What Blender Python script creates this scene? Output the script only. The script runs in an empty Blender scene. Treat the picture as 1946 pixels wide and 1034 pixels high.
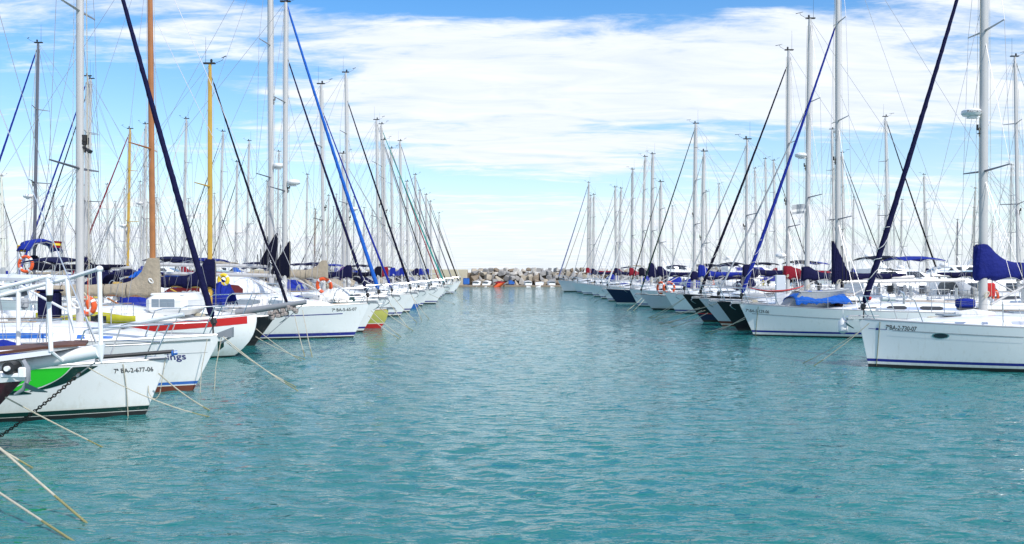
import bpy, bmesh, math, random
import numpy as np
from mathutils import Vector, Matrix
random.seed(7); RNG = np.random.default_rng(5)
sc = bpy.context.scene
R = math.radians
# ------------------------------------------------------------------ camera
EYE = 2.6; F = 1600.0
cam = bpy.data.cameras.new('camera'); co = bpy.data.objects.new('camera', cam); sc.collection.objects.link(co)
co.location = (0, 0, EYE); co.rotation_euler = (R(90), 0, 0)
cam.sensor_width = 36; cam.lens = 36*F/1946; cam.clip_start = .05; cam.clip_end = 20000
sc.camera = co
# ------------------------------------------------------------------ light
SUN = Vector((0.50, -0.62, 0.80)).normalized()
EL = math.asin(SUN.z); AZ = math.atan2(SUN.x, SUN.y)
sc.view_settings.view_transform = 'Standard'; sc.view_settings.look = 'None'
sc.view_settings.exposure = 0.36; sc.view_settings.gamma = 1
w = bpy.data.worlds.new('World'); sc.world = w; w.use_nodes = True
nt = w.node_tree; N = nt.nodes; LK = nt.links
bg = N['Background']; bg.inputs['Strength'].default_value = 0.1
sky = N.new('ShaderNodeTexSky'); sky.sky_type = 'NISHITA'; sky.sun_disc = False
sky.sun_elevation = EL; sky.sun_rotation = AZ; sky.air_density = 1.0; sky.dust_density = .6; sky.ozone_density = 2.0
def nmath(op, a, b=None, c=None, clamp=False):
    n = N.new('ShaderNodeMath'); n.operation = op; n.use_clamp = clamp
    for i, v in enumerate((a, b, c)):
        if v is None: continue
        if isinstance(v, (int, float)): n.inputs[i].default_value = v
        else: LK.new(v, n.inputs[i])
    return n.outputs[0]
tc = N.new('ShaderNodeTexCoord'); sp = N.new('ShaderNodeSeparateXYZ'); LK.new(tc.outputs['Generated'], sp.inputs[0])
dx, dy, dz = sp.outputs
den = nmath('ADD', nmath('MAXIMUM', dz, 0.0), 0.10)
u = nmath('DIVIDE', dx, den); v = nmath('DIVIDE', dy, den)
cb = N.new('ShaderNodeCombineXYZ'); LK.new(u, cb.inputs[0]); LK.new(v, cb.inputs[1])
def noise(vec, scale, detail, rough, dist=0.0, sx=1, sy=1, off=(0, 0, 0)):
    mp = N.new('ShaderNodeMapping'); LK.new(vec, mp.inputs[0]); mp.inputs['Scale'].default_value = (sx, sy, 1); mp.inputs['Location'].default_value = off
    n = N.new('ShaderNodeTexNoise'); LK.new(mp.outputs[0], n.inputs['Vector'])
    n.inputs['Scale'].default_value = scale; n.inputs['Detail'].default_value = detail
    n.inputs['Roughness'].default_value = rough; n.inputs['Distortion'].default_value = dist
    return n.outputs['Fac']
n1 = noise(cb.outputs[0], 0.75, 8, .58, .5, .8, 1.5, (3.1, 1.2, 0))
n2 = noise(cb.outputs[0], 3.2, 8, .62, .7, .7, 2.0, (0, 4, 0))
n3 = noise(cb.outputs[0], 11, 7, .68, .4, .8, 1.6, (2, 7, 0))
el = nmath('ARCTAN2', dz, nmath('SQRT', nmath('ADD', nmath('MULTIPLY', dx, dx), nmath('MULTIPLY', dy, dy))))
az = nmath('ARCTAN2', dx, dy)
def blob(a0, e0, sa, se, amp):      # a broad cloud bank (+) or a gap of blue (-) at an azimuth and elevation of the sky
    a = nmath('DIVIDE', nmath('SUBTRACT', az, R(a0)), R(sa)); e = nmath('DIVIDE', nmath('SUBTRACT', el, R(e0)), R(se))
    d = nmath('ADD', nmath('MULTIPLY', a, a), nmath('MULTIPLY', e, e))
    return nmath('MULTIPLY', nmath('EXPONENT', nmath('MULTIPLY', d, -1.0)), amp)
tot = nmath('ADD', nmath('MULTIPLY', n1, 1.0), nmath('ADD', nmath('MULTIPLY', n2, .62), nmath('MULTIPLY', nmath('SUBTRACT', n3, .5), .22)))
for b in ((-2, 13.5, 14, 3.2, .28), (18, 13, 13, 4.0, .30), (-14, 16.2, 10, 1.5, .20), (-24, 11.2, 9, 2.6, -.22), (-12, 17.9, 14, .75, -.32), (6, 17.7, 16, .7, -.32),
          (26, 17.6, 8, .8, -.22), (12, 17.0, 3, .7, -.15), (3, 8.4, 14, 1.7, .18), (12, 9.6, 7, .6, -.24), (2, 6.0, 12, .8, -.20), (22, 7.6, 10, 1.6, -.22), (-22, 6.0, 12, 1.6, -.12), (0, 1.2, 60, 3.0, .10),
          (-30, 17, 7, 2, -.05), (0, 48, 180, 20, .04), (0, 3.2, 10, .5, -.04)):  # the all-round high bank is out of view, added to lighten water reflections
    tot = nmath('ADD', tot, blob(*b))
cr = N.new('ShaderNodeMapRange'); cr.interpolation_type = 'SMOOTHSTEP'; LK.new(tot, cr.inputs[0])
cr.inputs[1].default_value = .72; cr.inputs[2].default_value = .99
cl = nmath('MULTIPLY', cr.outputs[0], .96)
hs = N.new('ShaderNodeHueSaturation'); hs.inputs['Saturation'].default_value = 1.45; hs.inputs['Value'].default_value = 1.55; hs.inputs['Hue'].default_value = .502; LK.new(sky.outputs[0], hs.inputs['Color'])
# air near the horizon whitens evenly
hz = nmath('EXPONENT', nmath('MULTIPLY', nmath('MAXIMUM', el, 0.0), -7.6))
mh = N.new('ShaderNodeMix'); mh.data_type = 'RGBA'; LK.new(nmath('MULTIPLY', hz, .88), mh.inputs[0]); LK.new(hs.outputs[0], mh.inputs[6]); mh.inputs[7].default_value = (6.35, 7.15, 8.1, 1)
shade = N.new('ShaderNodeMapRange'); LK.new(n2, shade.inputs[0]); shade.inputs[1].default_value = .25; shade.inputs[2].default_value = .7
cc = N.new('ShaderNodeMix'); cc.data_type = 'RGBA'; LK.new(shade.outputs[0], cc.inputs[0]); cc.inputs[6].default_value = (6.2, 6.9, 8.0, 1); cc.inputs[7].default_value = (8.2, 8.5, 8.9, 1)
mx = N.new('ShaderNodeMix'); mx.data_type = 'RGBA'; LK.new(cl, mx.inputs[0]); LK.new(mh.outputs[2], mx.inputs[6]); LK.new(cc.outputs[2], mx.inputs[7])
LK.new(mx.outputs[2], bg.inputs['Color'])
sl = bpy.data.lights.new('sun', 'SUN'); sl.energy = 3.4; sl.angle = R(.6); sl.color = (1, .965, .91)
so = bpy.data.objects.new('sun', sl); sc.collection.objects.link(so); so.rotation_euler = SUN.to_track_quat('Z', 'Y').to_euler()
# ------------------------------------------------------------------ materials
MC = {}
def mat(key, col, rough=.5, metal=0.0, var=.12, scale=4.0, bump=0.0, bscale=30.0, streak=0.0, coat=0.0, scum=0.0):
    if key in MC: return MC[key]
    m = bpy.data.materials.new(key); m.use_nodes = True; t = m.node_tree; b = t.nodes['Principled BSDF']
    b.inputs['Roughness'].default_value = rough; b.inputs['Metallic'].default_value = metal; b.inputs['Coat Weight'].default_value = coat
    g = t.nodes.new('ShaderNodeNewGeometry'); oi = t.nodes.new('ShaderNodeObjectInfo')
    va = t.nodes.new('ShaderNodeVectorMath'); va.operation = 'ADD'; t.links.new(g.outputs['Position'], va.inputs[0]); t.links.new(oi.outputs['Random'], va.inputs[1])
    n = t.nodes.new('ShaderNodeTexNoise'); n.inputs['Scale'].default_value = scale; n.inputs['Detail'].default_value = 5
    t.links.new(va.outputs[0], n.inputs['Vector'])
    rp = t.nodes.new('ShaderNodeMix'); rp.data_type = 'RGBA'
    rp.inputs[6].default_value = tuple(c*(1-var) for c in col)+(1,); rp.inputs[7].default_value = tuple(min(1, c*(1+var)) for c in col)+(1,)
    t.links.new(n.outputs['Fac'], rp.inputs[0]); out = rp.outputs[2]
    if streak:
        mp = t.nodes.new('ShaderNodeMapping'); mp.inputs['Scale'].default_value = (5, 5, .6); t.links.new(va.outputs[0], mp.inputs[0])
        s = t.nodes.new('ShaderNodeTexNoise'); s.inputs['Scale'].default_value = 2.2; s.inputs['Detail'].default_value = 6; s.inputs['Roughness'].default_value = .7; t.links.new(mp.outputs[0], s.inputs['Vector'])
        mr = t.nodes.new('ShaderNodeMapRange'); mr.inputs[1].default_value = .56; mr.inputs[2].default_value = .78; mr.inputs[4].default_value = streak; t.links.new(s.outputs['Fac'], mr.inputs[0])
        r2 = t.nodes.new('ShaderNodeMix'); r2.data_type = 'RGBA'; t.links.new(mr.outputs[0], r2.inputs[0]); t.links.new(out, r2.inputs[6]); r2.inputs[7].default_value = (col[0]*.62, col[1]*.56, col[2]*.44, 1)
        out = r2.outputs[2]
    if scum:      # weed and brown scum left by the water: a ragged band low on the hull, by real height above the water
        sz = t.nodes.new('ShaderNodeSeparateXYZ'); t.links.new(g.outputs['Position'], sz.inputs[0])
        mp = t.nodes.new('ShaderNodeMapping'); mp.inputs['Scale'].default_value = (3, 3, 1.2); t.links.new(va.outputs[0], mp.inputs[0])
        s = t.nodes.new('ShaderNodeTexNoise'); s.inputs['Scale'].default_value = 3; s.inputs['Detail'].default_value = 7; s.inputs['Roughness'].default_value = .7; t.links.new(mp.outputs[0], s.inputs['Vector'])
        ad = t.nodes.new('ShaderNodeMath'); ad.operation = 'MULTIPLY_ADD'; t.links.new(s.outputs['Fac'], ad.inputs[0]); ad.inputs[1].default_value = -.62; t.links.new(sz.outputs[2], ad.inputs[2])
        mr = t.nodes.new('ShaderNodeMapRange'); mr.inputs[1].default_value = .02; mr.inputs[2].default_value = -.26; mr.inputs[3].default_value = 0; mr.inputs[4].default_value = scum; t.links.new(ad.outputs[0], mr.inputs[0])
        r3 = t.nodes.new('ShaderNodeMix'); r3.data_type = 'RGBA'; t.links.new(mr.outputs[0], r3.inputs[0]); t.links.new(out, r3.inputs[6]); r3.inputs[7].default_value = (.30, .25, .12, 1); out = r3.outputs[2]
    t.links.new(out, b.inputs['Base Color'])
    if 'canvas' in key: b.inputs['Specular IOR Level'].default_value = .15
    if bump:
        bn = t.nodes.new('ShaderNodeTexNoise'); bn.inputs['Scale'].default_value = bscale; bn.inputs['Detail'].default_value = 4; t.links.new(va.outputs[0], bn.inputs['Vector'])
        bp = t.nodes.new('ShaderNodeBump'); bp.inputs['Strength'].default_value = bump; bp.inputs['Distance'].default_value = .05
        t.links.new(bn.outputs['Fac'], bp.inputs['Height']); t.links.new(bp.outputs[0], b.inputs['Normal'])
    MC[key] = m; return m
WHITE = mat('white_gelcoat', (.80, .81, .81), .22, var=.05, scale=1.2, streak=.34, coat=.3, scum=.28)
CREAM = mat('cream_gelcoat', (.70, .68, .60), .3, var=.06, streak=.2)
LGREY = mat('pale_grey_gelcoat', (.58, .62, .66), .28, var=.05, streak=.3, scum=.3)
NAVYH = mat('navy_hull_paint', (.010, .012, .055), .3, var=.1)
BLACKH = mat('black_hull_paint', (.008, .008, .012), .4, var=.1)
MAROON = mat('maroon_hull_paint', (.07, .012, .02), .22, var=.15, coat=.4)
DECK = mat('nonskid_deck', (.62, .61, .57), .6, var=.07, scale=3, bump=.05, bscale=200)
TEAK = mat('teak_deck', (.36, .25, .15), .6, var=.2, scale=8)
ALU = mat('anodised_aluminium', (.44, .44, .44), .38, .65, var=.06)
WMAST = mat('white_painted_mast', (.50, .49, .48), .38, .15, var=.06, scale=2, streak=.2)
DMAST = mat('dark_grey_mast', (.16, .16, .19), .35, .5, var=.1)
ORM = mat('varnished_orange_mast', (.34, .13, .035), .3, var=.35, scale=3, streak=.8, coat=.4)
YEM = mat('varnished_yellow_mast', (.50, .31, .045), .32, var=.2, scale=3, streak=.5, coat=.4)
STEEL = mat('stainless_steel', (.62, .63, .64), .22, .9, var=.05)
GALV = mat('galvanised_steel', (.36, .37, .39), .45, .6, var=.15)
WIRE = mat('rigging_wire', (.34, .34, .36), .4, .4, var=.05)
WPNT = mat('white_rail_paint', (.78, .79, .80), .35, var=.05, streak=.1)
RUBB = mat('black_plastic', (.02, .02, .022), .45, var=.1)
GLASS = mat('tinted_glass', (.02, .025, .035), .08, var=.2, coat=.5)
GREYGL = mat('grey_hatch_glass', (.22, .27, .32), .1, var=.2)
NAVY = mat('navy_canvas', (.005, .006, .040), .8, var=.25, scale=6, bump=.5, bscale=14)
DNAVY = mat('midnight_canvas', (.004, .005, .018), .8, var=.25, scale=6, bump=.5, bscale=14)
ROYAL = mat('royal_blue_canvas', (.010, .024, .24), .75, var=.2, scale=6, bump=.5, bscale=14)
AZURE = mat('azure_canvas', (.012, .10, .44), .7, var=.15, scale=6, bump=.5, bscale=14)
CRIM = mat('crimson_canvas', (.20, .010, .022), .8, var=.2, scale=6, bump=.5, bscale=14)
RED = mat('red_paint', (.52, .02, .02), .35, var=.08)
BEIGE = mat('beige_canvas', (.34, .29, .22), .85, var=.14, scale=5, bump=.7, bscale=9)
GREYC = mat('grey_canvas', (.35, .37, .39), .8, var=.12, bump=.4, bscale=12)
WSAIL = mat('white_sailcloth', (.66, .66, .64), .75, var=.08, bump=.4, bscale=14)
BLKC = mat('black_canvas', (.014, .014, .016), .8, var=.2, bump=.3, bscale=14)
TEALC = mat('teal_canvas', (.01, .25, .22), .75, var=.2)
PURP = mat('purple_canvas', (.09, .03, .16), .8, var=.2, bump=.4, bscale=12)
YELLC = mat('lime_yellow_canvas', (.38, .36, .03), .7, var=.12, bump=.3, bscale=8)
ORANGE = mat('orange_plastic', (.75, .10, .02), .5, var=.1)
YELL = mat('yellow_plastic', (.75, .55, .03), .5, var=.1)
BLUEP = mat('blue_stripe_paint', (.015, .02, .22), .3, var=.05)
MBLUE = mat('mid_blue_paint', (.03, .13, .45), .35, var=.08)
GREEN = mat('bright_green_paint', (.03, .60, .03), .3, var=.05)
DGREEN = mat('dark_green_paint', (.003, .032, .026), .3, var=.08)
ANTIF = mat('black_antifouling', (.014, .016, .018), .6, var=.3)
REDAF = mat('brick_red_antifouling', (.14, .020, .013), .6, var=.25, scum=.1)
OLIVE = mat('olive_yellow_paint', (.42, .42, .10), .4, var=.12)
BURG = mat('burgundy_curtain_glass', (.12, .012, .012), .25, var=.3)
ROPE = mat('cream_rope', (.50, .46, .36), .85, var=.15, scale=12, bump=.5, bscale=60)
WROPE = mat('weedy_wet_rope', (.26, .24, .10), .7, var=.35, scale=9, bump=.5, bscale=60)
RUST = mat('rusty_brown_chain', (.06, .045, .038), .6, .4, var=.4, scale=30)
WOOD = mat('weathered_brown_wood', (.10, .035, .02), .6, var=.4, scale=10)
CONC = mat('beige_concrete', (.50, .44, .32), .9, var=.14, scale=.5, streak=.3, bump=.3, bscale=3)
QUAYM = mat('grey_quay_concrete', (.34, .32, .28), .9, var=.25, scale=1.2, bump=.3, bscale=4)
TXT = mat('black_lettering', (.015, .015, .02), .4, var=.02)
NTXT = mat('navy_lettering', (.03, .03, .16), .4, var=.02)
WTXT = mat('white_lettering', (.75, .75, .75), .4, var=.02)
WHITEP = mat('white_plastic', (.78, .78, .77), .35, var=.04)
RK = [mat('grey_stone', (.27, .26, .25), .9, var=.35, scale=1.3, bump=.9, bscale=4), mat('tan_stone', (.38, .33, .26), .9, var=.3, scale=1.3, bump=.9, bscale=4),
      mat('pale_stone', (.46, .43, .39), .9, var=.25, scale=1.3, bump=.9, bscale=4), mat('brown_stone', (.24, .19, .14), .9, var=.35, scale=1.3, bump=.9, bscale=4)]
# ------------------------------------------------------------------ helpers
def tag(o, label=None, cat=None, group=None, kind=None):
    if label: o['label'] = label
    if cat: o['category'] = cat
    if group: o['group'] = group
    if kind: o['kind'] = kind
    return o
def thing(name, label, cat, loc=(0, 0, 0), rz=0, group=None):
    o = bpy.data.objects.new(name, None); sc.collection.objects.link(o); o.location = loc; o.rotation_euler = (0, 0, rz); o.empty_display_size = .3
    return tag(o, label, cat, group)
class MB:
    def __init__(s): s.v = []; s.f = []; s.m = []
    def tube(s, pts, r, n=6, mi=0, cap=True):
        pts = [Vector(p) for p in pts]; k = len(pts)
        rs = r if isinstance(r, (list, tuple)) else [r]*k
        base = len(s.v); t0 = (pts[1]-pts[0]).normalized(); a = t0.orthogonal().normalized()
        for i, p in enumerate(pts):
            t = (pts[min(i+1, k-1)]-pts[max(i-1, 0)]).normalized()
            a = (a-t*a.dot(t)).normalized(); b = t.cross(a)
            for j in range(n):
                q = 2*math.pi*j/n; s.v.append(p+(a*math.cos(q)+b*math.sin(q))*rs[i])
        for i in range(k-1):
            for j in range(n):
                j2 = (j+1) % n; s.f.append((base+i*n+j, base+i*n+j2, base+(i+1)*n+j2, base+(i+1)*n+j)); s.m.append(mi)
        if cap:
            s.f.append(tuple(base+j for j in reversed(range(n)))); s.m.append(mi)
            s.f.append(tuple(base+(k-1)*n+j for j in range(n))); s.m.append(mi)
        return s
    def loft(s, rings, closed=True, cap=True, mi=0):
        base = len(s.v); n = len(rings[0])
        for r in rings: s.v += [Vector(p) for p in r]
        for i in range(len(rings)-1):
            for j in range(n if closed else n-1):
                j2 = (j+1) % n; s.f.append((base+i*n+j, base+i*n+j2, base+(i+1)*n+j2, base+(i+1)*n+j)); s.m.append(mi)
        if cap:
            s.f.append(tuple(base+j for j in reversed(range(n)))); s.m.append(mi)
            s.f.append(tuple(base+(len(rings)-1)*n+j for j in range(n))); s.m.append(mi)
        return s
    def box(s, c, d, rz=0, mi=0, bev=.0, ry=0):
        c = Vector(c); M = Matrix.Rotation(rz, 3, 'Z') @ Matrix.Rotation(ry, 3, 'Y'); hx, hy, hz = d[0]/2, d[1]/2, d[2]/2
        if bev <= 0:
            rings = [[c+M@Vector((x*hx, y*hy, z*hz)) for x, y in ((-1, -1), (1, -1), (1, 1), (-1, 1))] for z in (-1, 1)]
        else:
            def ring(z, ins):
                e = bev; X = hx-ins; Y = hy-ins
                return [c+M@Vector(p) for p in ((-X+e, -Y, z), (X-e, -Y, z), (X, -Y+e, z), (X, Y-e, z), (X-e, Y, z), (-X+e, Y, z), (-X, Y-e, z), (-X, -Y+e, z))]
            rings = [ring(-hz, bev*.8), ring(-hz+bev, 0), ring(hz-bev, 0), ring(hz, bev*.8)]
        return s.loft(rings, mi=mi)
    def ell(s, c, r, n=10, k=7, mi=0, z0=-1, rot=None):
        c = Vector(c); rings = []
        for i in range(k+1):
            a = math.asin(z0)+(math.pi/2-math.asin(z0))*i/k; a = min(a, math.pi/2-.02); a = max(a, -math.pi/2+.02)
            rings.append([c+((rot@Vector((r[0]*math.cos(a)*math.cos(q), r[1]*math.cos(a)*math.sin(q), r[2]*math.sin(a)))) if rot else Vector((r[0]*math.cos(a)*math.cos(q), r[1]*math.cos(a)*math.sin(q), r[2]*math.sin(a)))) for q in [2*math.pi*j/n for j in range(n)]])
        return s.loft(rings, mi=mi)
    def torus(s, c, R0, r, ax=(0, 1, 0), n=20, k=8, mi=0, sq=1.0):
        ax = Vector(ax).normalized(); a = ax.orthogonal().normalized(); b = ax.cross(a); c = Vector(c); rings = []
        for i in range(n):
            q = 2*math.pi*i/n; d = a*math.cos(q)+b*math.sin(q)
            rings.append([c+a*math.cos(q)*R0*sq+b*math.sin(q)*R0+(d*math.cos(w_)+ax*math.sin(w_))*r for w_ in [2*math.pi*j/k for j in range(k)]])
        rings.append(rings[0]); return s.loft(rings, cap=False, mi=mi)
    def build(s, name, mats, parent=None, smooth=True, label=None):
        me = bpy.data.meshes.new(name); me.from_pydata(s.v, [], s.f)
        if not isinstance(mats, (list, tuple)): mats = [mats]
        for m in mats: me.materials.append(m)
        me.polygons.foreach_set('material_index', s.m)
        if smooth: me.shade_smooth(); me.set_sharp_from_angle(angle=R(38))
        me.update()
        o = bpy.data.objects.new(name, me); sc.collection.objects.link(o)
        if parent: o.parent = parent
        if label: o['label'] = label
        return o
def copy_tree(o, parent=None):
    c = o.copy(); sc.collection.objects.link(c); c.parent = parent
    for ch in list(o.children): copy_tree(ch, c)
    return c
def WX(px, D): return (px-973)*D/F
def WZ(py, D): return EYE+(517-py)*D/F
def wl(px, py): D = F*EYE/(py-517); return Vector((WX(px, D), D, 0))     # a point on the water
# ------------------------------------------------------------------ hull
class Hull:
    def __init__(s, L, B, fb, fm, fs, rake, srake=.5, pw=1.0, full=1.0, fixed=()):
        s.L, s.B, s.fb, s.fm, s.fs, s.rake, s.srake, s.pw, s.full, s.fixed = L, B, fb, fm, fs, rake, srake, pw, full, fixed
    def xb(s, z): return s.L/2-s.rake*(max(0., 1-z/s.fb))**s.pw
    def xs(s, z): return -s.L/2+s.srake*(z/s.fs)*(1 if z < s.fs else 1)
    def zs(s, t): return s.fm+(s.fb-s.fm)*((t-.35)/.65)**1.7 if t > .35 else s.fm+(s.fs-s.fm)*((.35-t)/.35)**2
    def half(s, t, z):
        t = min(max(t, 0), 1); u_ = z/s.zs(t)
        if t > .42:
            q = (t-.42)/.58; fd = 1-q**(2.5*s.full); fw = 1-q**(1.75*s.full)
        else:
            q = (.42-t)/.42; fd = 1-.2*q*q; fw = 1-.34*q*q
        if u_ >= 0: k = min(u_, 1)**.8; h = fw*.93*(1-k)+fd*k
        else: h = fw*.93*(1+z*.7)
        return max(.012, s.B/2*h)
    def t_of(s, x, z): return (x-s.xs(z))/(s.xb(z)-s.xs(z))
    def y(s, x, z): return s.half(s.t_of(x, z), z)
    def sheer(s, x):
        z = s.fm
        for _ in range(4): z = s.zs(min(1, max(0, s.t_of(x, z))))
        return z
    def build(s, root, cols, bounds, deckm=DECK, nt=26, railm=ALU, nup=5):
        # bounds: fixed heights of colour bands above the waterline; cols: [below water, band..., topsides]
        zf = [-.4, 0.0]+list(bounds); m = MB(); ts = [1-(1-i/nt)**1.25 for i in range(nt+1)]
        grid = {}
        def level(t, k):
            if k < len(zf): return zf[k]
            f = (k-len(zf)+1)/nup; return zf[-1]+(s.zs(t)-zf[-1])*f
        K = len(zf)+nup
        for sd in (-1, 1):
            for i, t in enumerate(ts):
                for k in range(K):
                    z = level(t, k); x = s.xs(z)+t*(s.xb(z)-s.xs(z)); grid[sd, i, k] = len(m.v); m.v.append(Vector((x, sd*s.half(t, z), z)))
        for sd in (-1, 1):
            for i in range(nt):
                for k in range(K-1):
                    q = (grid[sd, i, k], grid[sd, i+1, k], grid[sd, i+1, k+1], grid[sd, i, k+1])
                    m.f.append(q if sd < 0 else q[::-1]); m.m.append(min(k, len(cols)-1))
        for k in range(K-1):
            mi = min(k, len(cols)-1)
            m.f.append((grid[1, 0, k], grid[-1, 0, k], grid[-1, 0, k+1], grid[1, 0, k+1])); m.m.append(mi)
            m.f.append((grid[-1, nt, k], grid[1, nt, k], grid[1, nt, k+1], grid[-1, nt, k+1])); m.m.append(mi)
        h = m.build('hull', cols, root)
        d = MB(); rings = []
        for t in ts:
            z = s.zs(t); x = s.xs(z)+t*(s.xb(z)-s.xs(z)); hw = s.half(t, z)-.004
            rings.append([(x, hw*a, z+.06*(1-a*a)-.012) for a in (-1, -.6, -.2, .2, .6, 1)])
        d.loft(rings, closed=False, cap=False); d.build('deck', deckm, root)
        r = MB()
        for sd in (-1, 1):
            P = []
            for t in ts[:-1]+[.997]:
                z = s.zs(t); x = s.xs(z)+t*(s.xb(z)-s.xs(z)); P.append((x, sd*max(.0, s.half(t, z)-.015), z+.02))
            r.tube(P, .022, 5)
        r.build('toe_rail', railm, root); return h
    def strip(s, root, name, m_, x0, x1, lo, hi, side, n=16, off=.004):
        m = MB(); A = []; B_ = []
        for i in range(n+1):
            x = x0+(x1-x0)*i/n; zl = lo(x) if callable(lo) else lo; zh = hi(x) if callable(hi) else hi
            A.append([(x, side*(s.y(x, z)+off), z) for z in [zl+(zh-zl)*k/3 for k in range(4)]])
        m.loft(A, closed=False, cap=False); return m.build(name, m_, root)
    def text(s, root, txt, x0, z0, size, side, m_, name='registration_number', width=None, slope=True):
        c = bpy.data.curves.new('lettering', 'FONT'); c.body = txt; c.size = size; c.offset = size*.012; c.resolution_u = 3
        o = bpy.data.objects.new('lettering', c); sc.collection.objects.link(o); dg = bpy.context.evaluated_depsgraph_get(); dg.update()
        me = bpy.data.meshes.new_from_object(o.evaluated_get(dg)); bpy.data.objects.remove(o)
        W = max(v_.co.x for v_ in me.vertices); k = (width/W) if width else 1
        sz0 = s.sheer(x0)
        for v_ in me.vertices:
            tx, tz = v_.co.x*k, v_.co.y
            x = x0+tx if side < 0 else x0-tx; z = z0+tz+((s.sheer(x)-sz0) if slope else 0)
            v_.co = (x, side*(s.y(x, z)+.006), z)
        me.materials.clear(); me.materials.append(m_); t_ = bpy.data.objects.new(name, me); sc.collection.objects.link(t_); t_.parent = root; return t_
# ------------------------------------------------------------------ yacht parts
def coachroof(root, H, x0, x1, h, wr=.62, m_=None, wins=((.2, .8),), winm=None, stripe=None, far=False):
    m = MB(); rings = []; n = 12; info = []
    for i in range(n+1):
        f = i/n; x = x0+(x1-x0)*f; hh = h*(min(1, (1-f)/.45)**.8)*(.75+.25*min(1, f/.2)) if f > .0 else h*.75
        hh = max(.015, hh); zd = H.sheer(x)-.02; ww = min(wr*H.B/2, H.y(x, zd)-.32); ww = max(.12, ww)
        info.append((x, ww, zd, hh))
        half = [(ww, 0), (ww*.97, .35*hh), (ww*.93, .78*hh), (ww*.82, .97*hh), (ww*.4, hh*1.06+.02)]
        rings.append([(x, y_, zd+z_) for y_, z_ in half]+[(x, 0, zd+hh*1.08+.03)]+[(x, -y_, zd+z_) for y_, z_ in reversed(half)])
    m.loft(rings); o = m.build('coachroof', m_ or WHITE, root)
    def side_patch(f0, f1, a, b, mm, nm, off):
        for sd in (-1, 1):
            p = MB(); A = []
            for i in range(9):
                f = f0+(f1-f0)*i/8; k = f*n; j = min(n-1, int(k)); g = k-j
                x, ww, zd, hh = [info[j][q]*(1-g)+info[j+1][q]*g for q in range(4)]
                e = 1 if 0 < i < 8 else .55
                mid = (a+b)/2; r_ = []
                for q in (mid-(mid-a)*e, mid, mid+(b-mid)*e):
                    y_ = ww*(1-.03*q/.35) if q < .35 else ww*(.97-.04*(q-.35)/.43)
                    r_.append((x, sd*(y_+off), zd+q*hh))
                A.append(r_)
            p.loft(A, closed=False, cap=False); p.build(nm, mm, o)
    if stripe: side_patch(.02, .93, .3, .62, stripe, 'stripe', .004)
    for f0, f1 in wins: side_patch(f0, f1, .32, .74, winm or GLASS, 'window', .008)
    if not far:
        for f in (.45, .78):
            x = x0+(x1-x0)*f; j = int(f*n); q = info[j]
            MB().box((x, 0, q[2]+q[3]*1.08+.05), (.5, .5, .05), bev=.02).build('hatch', GREYGL, o)
        g = MB()
        for sd in (-1, 1): g.tube([(x0+.2, sd*info[2][1]*.72, info[2][2]+info[2][3]+.08), (x0+(x1-x0)*.5, sd*info[6][1]*.72, info[6][2]+info[6][3]+.08)], .014, 5)
        g.build('grab_rail', TEAK, o)
    return info
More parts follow.
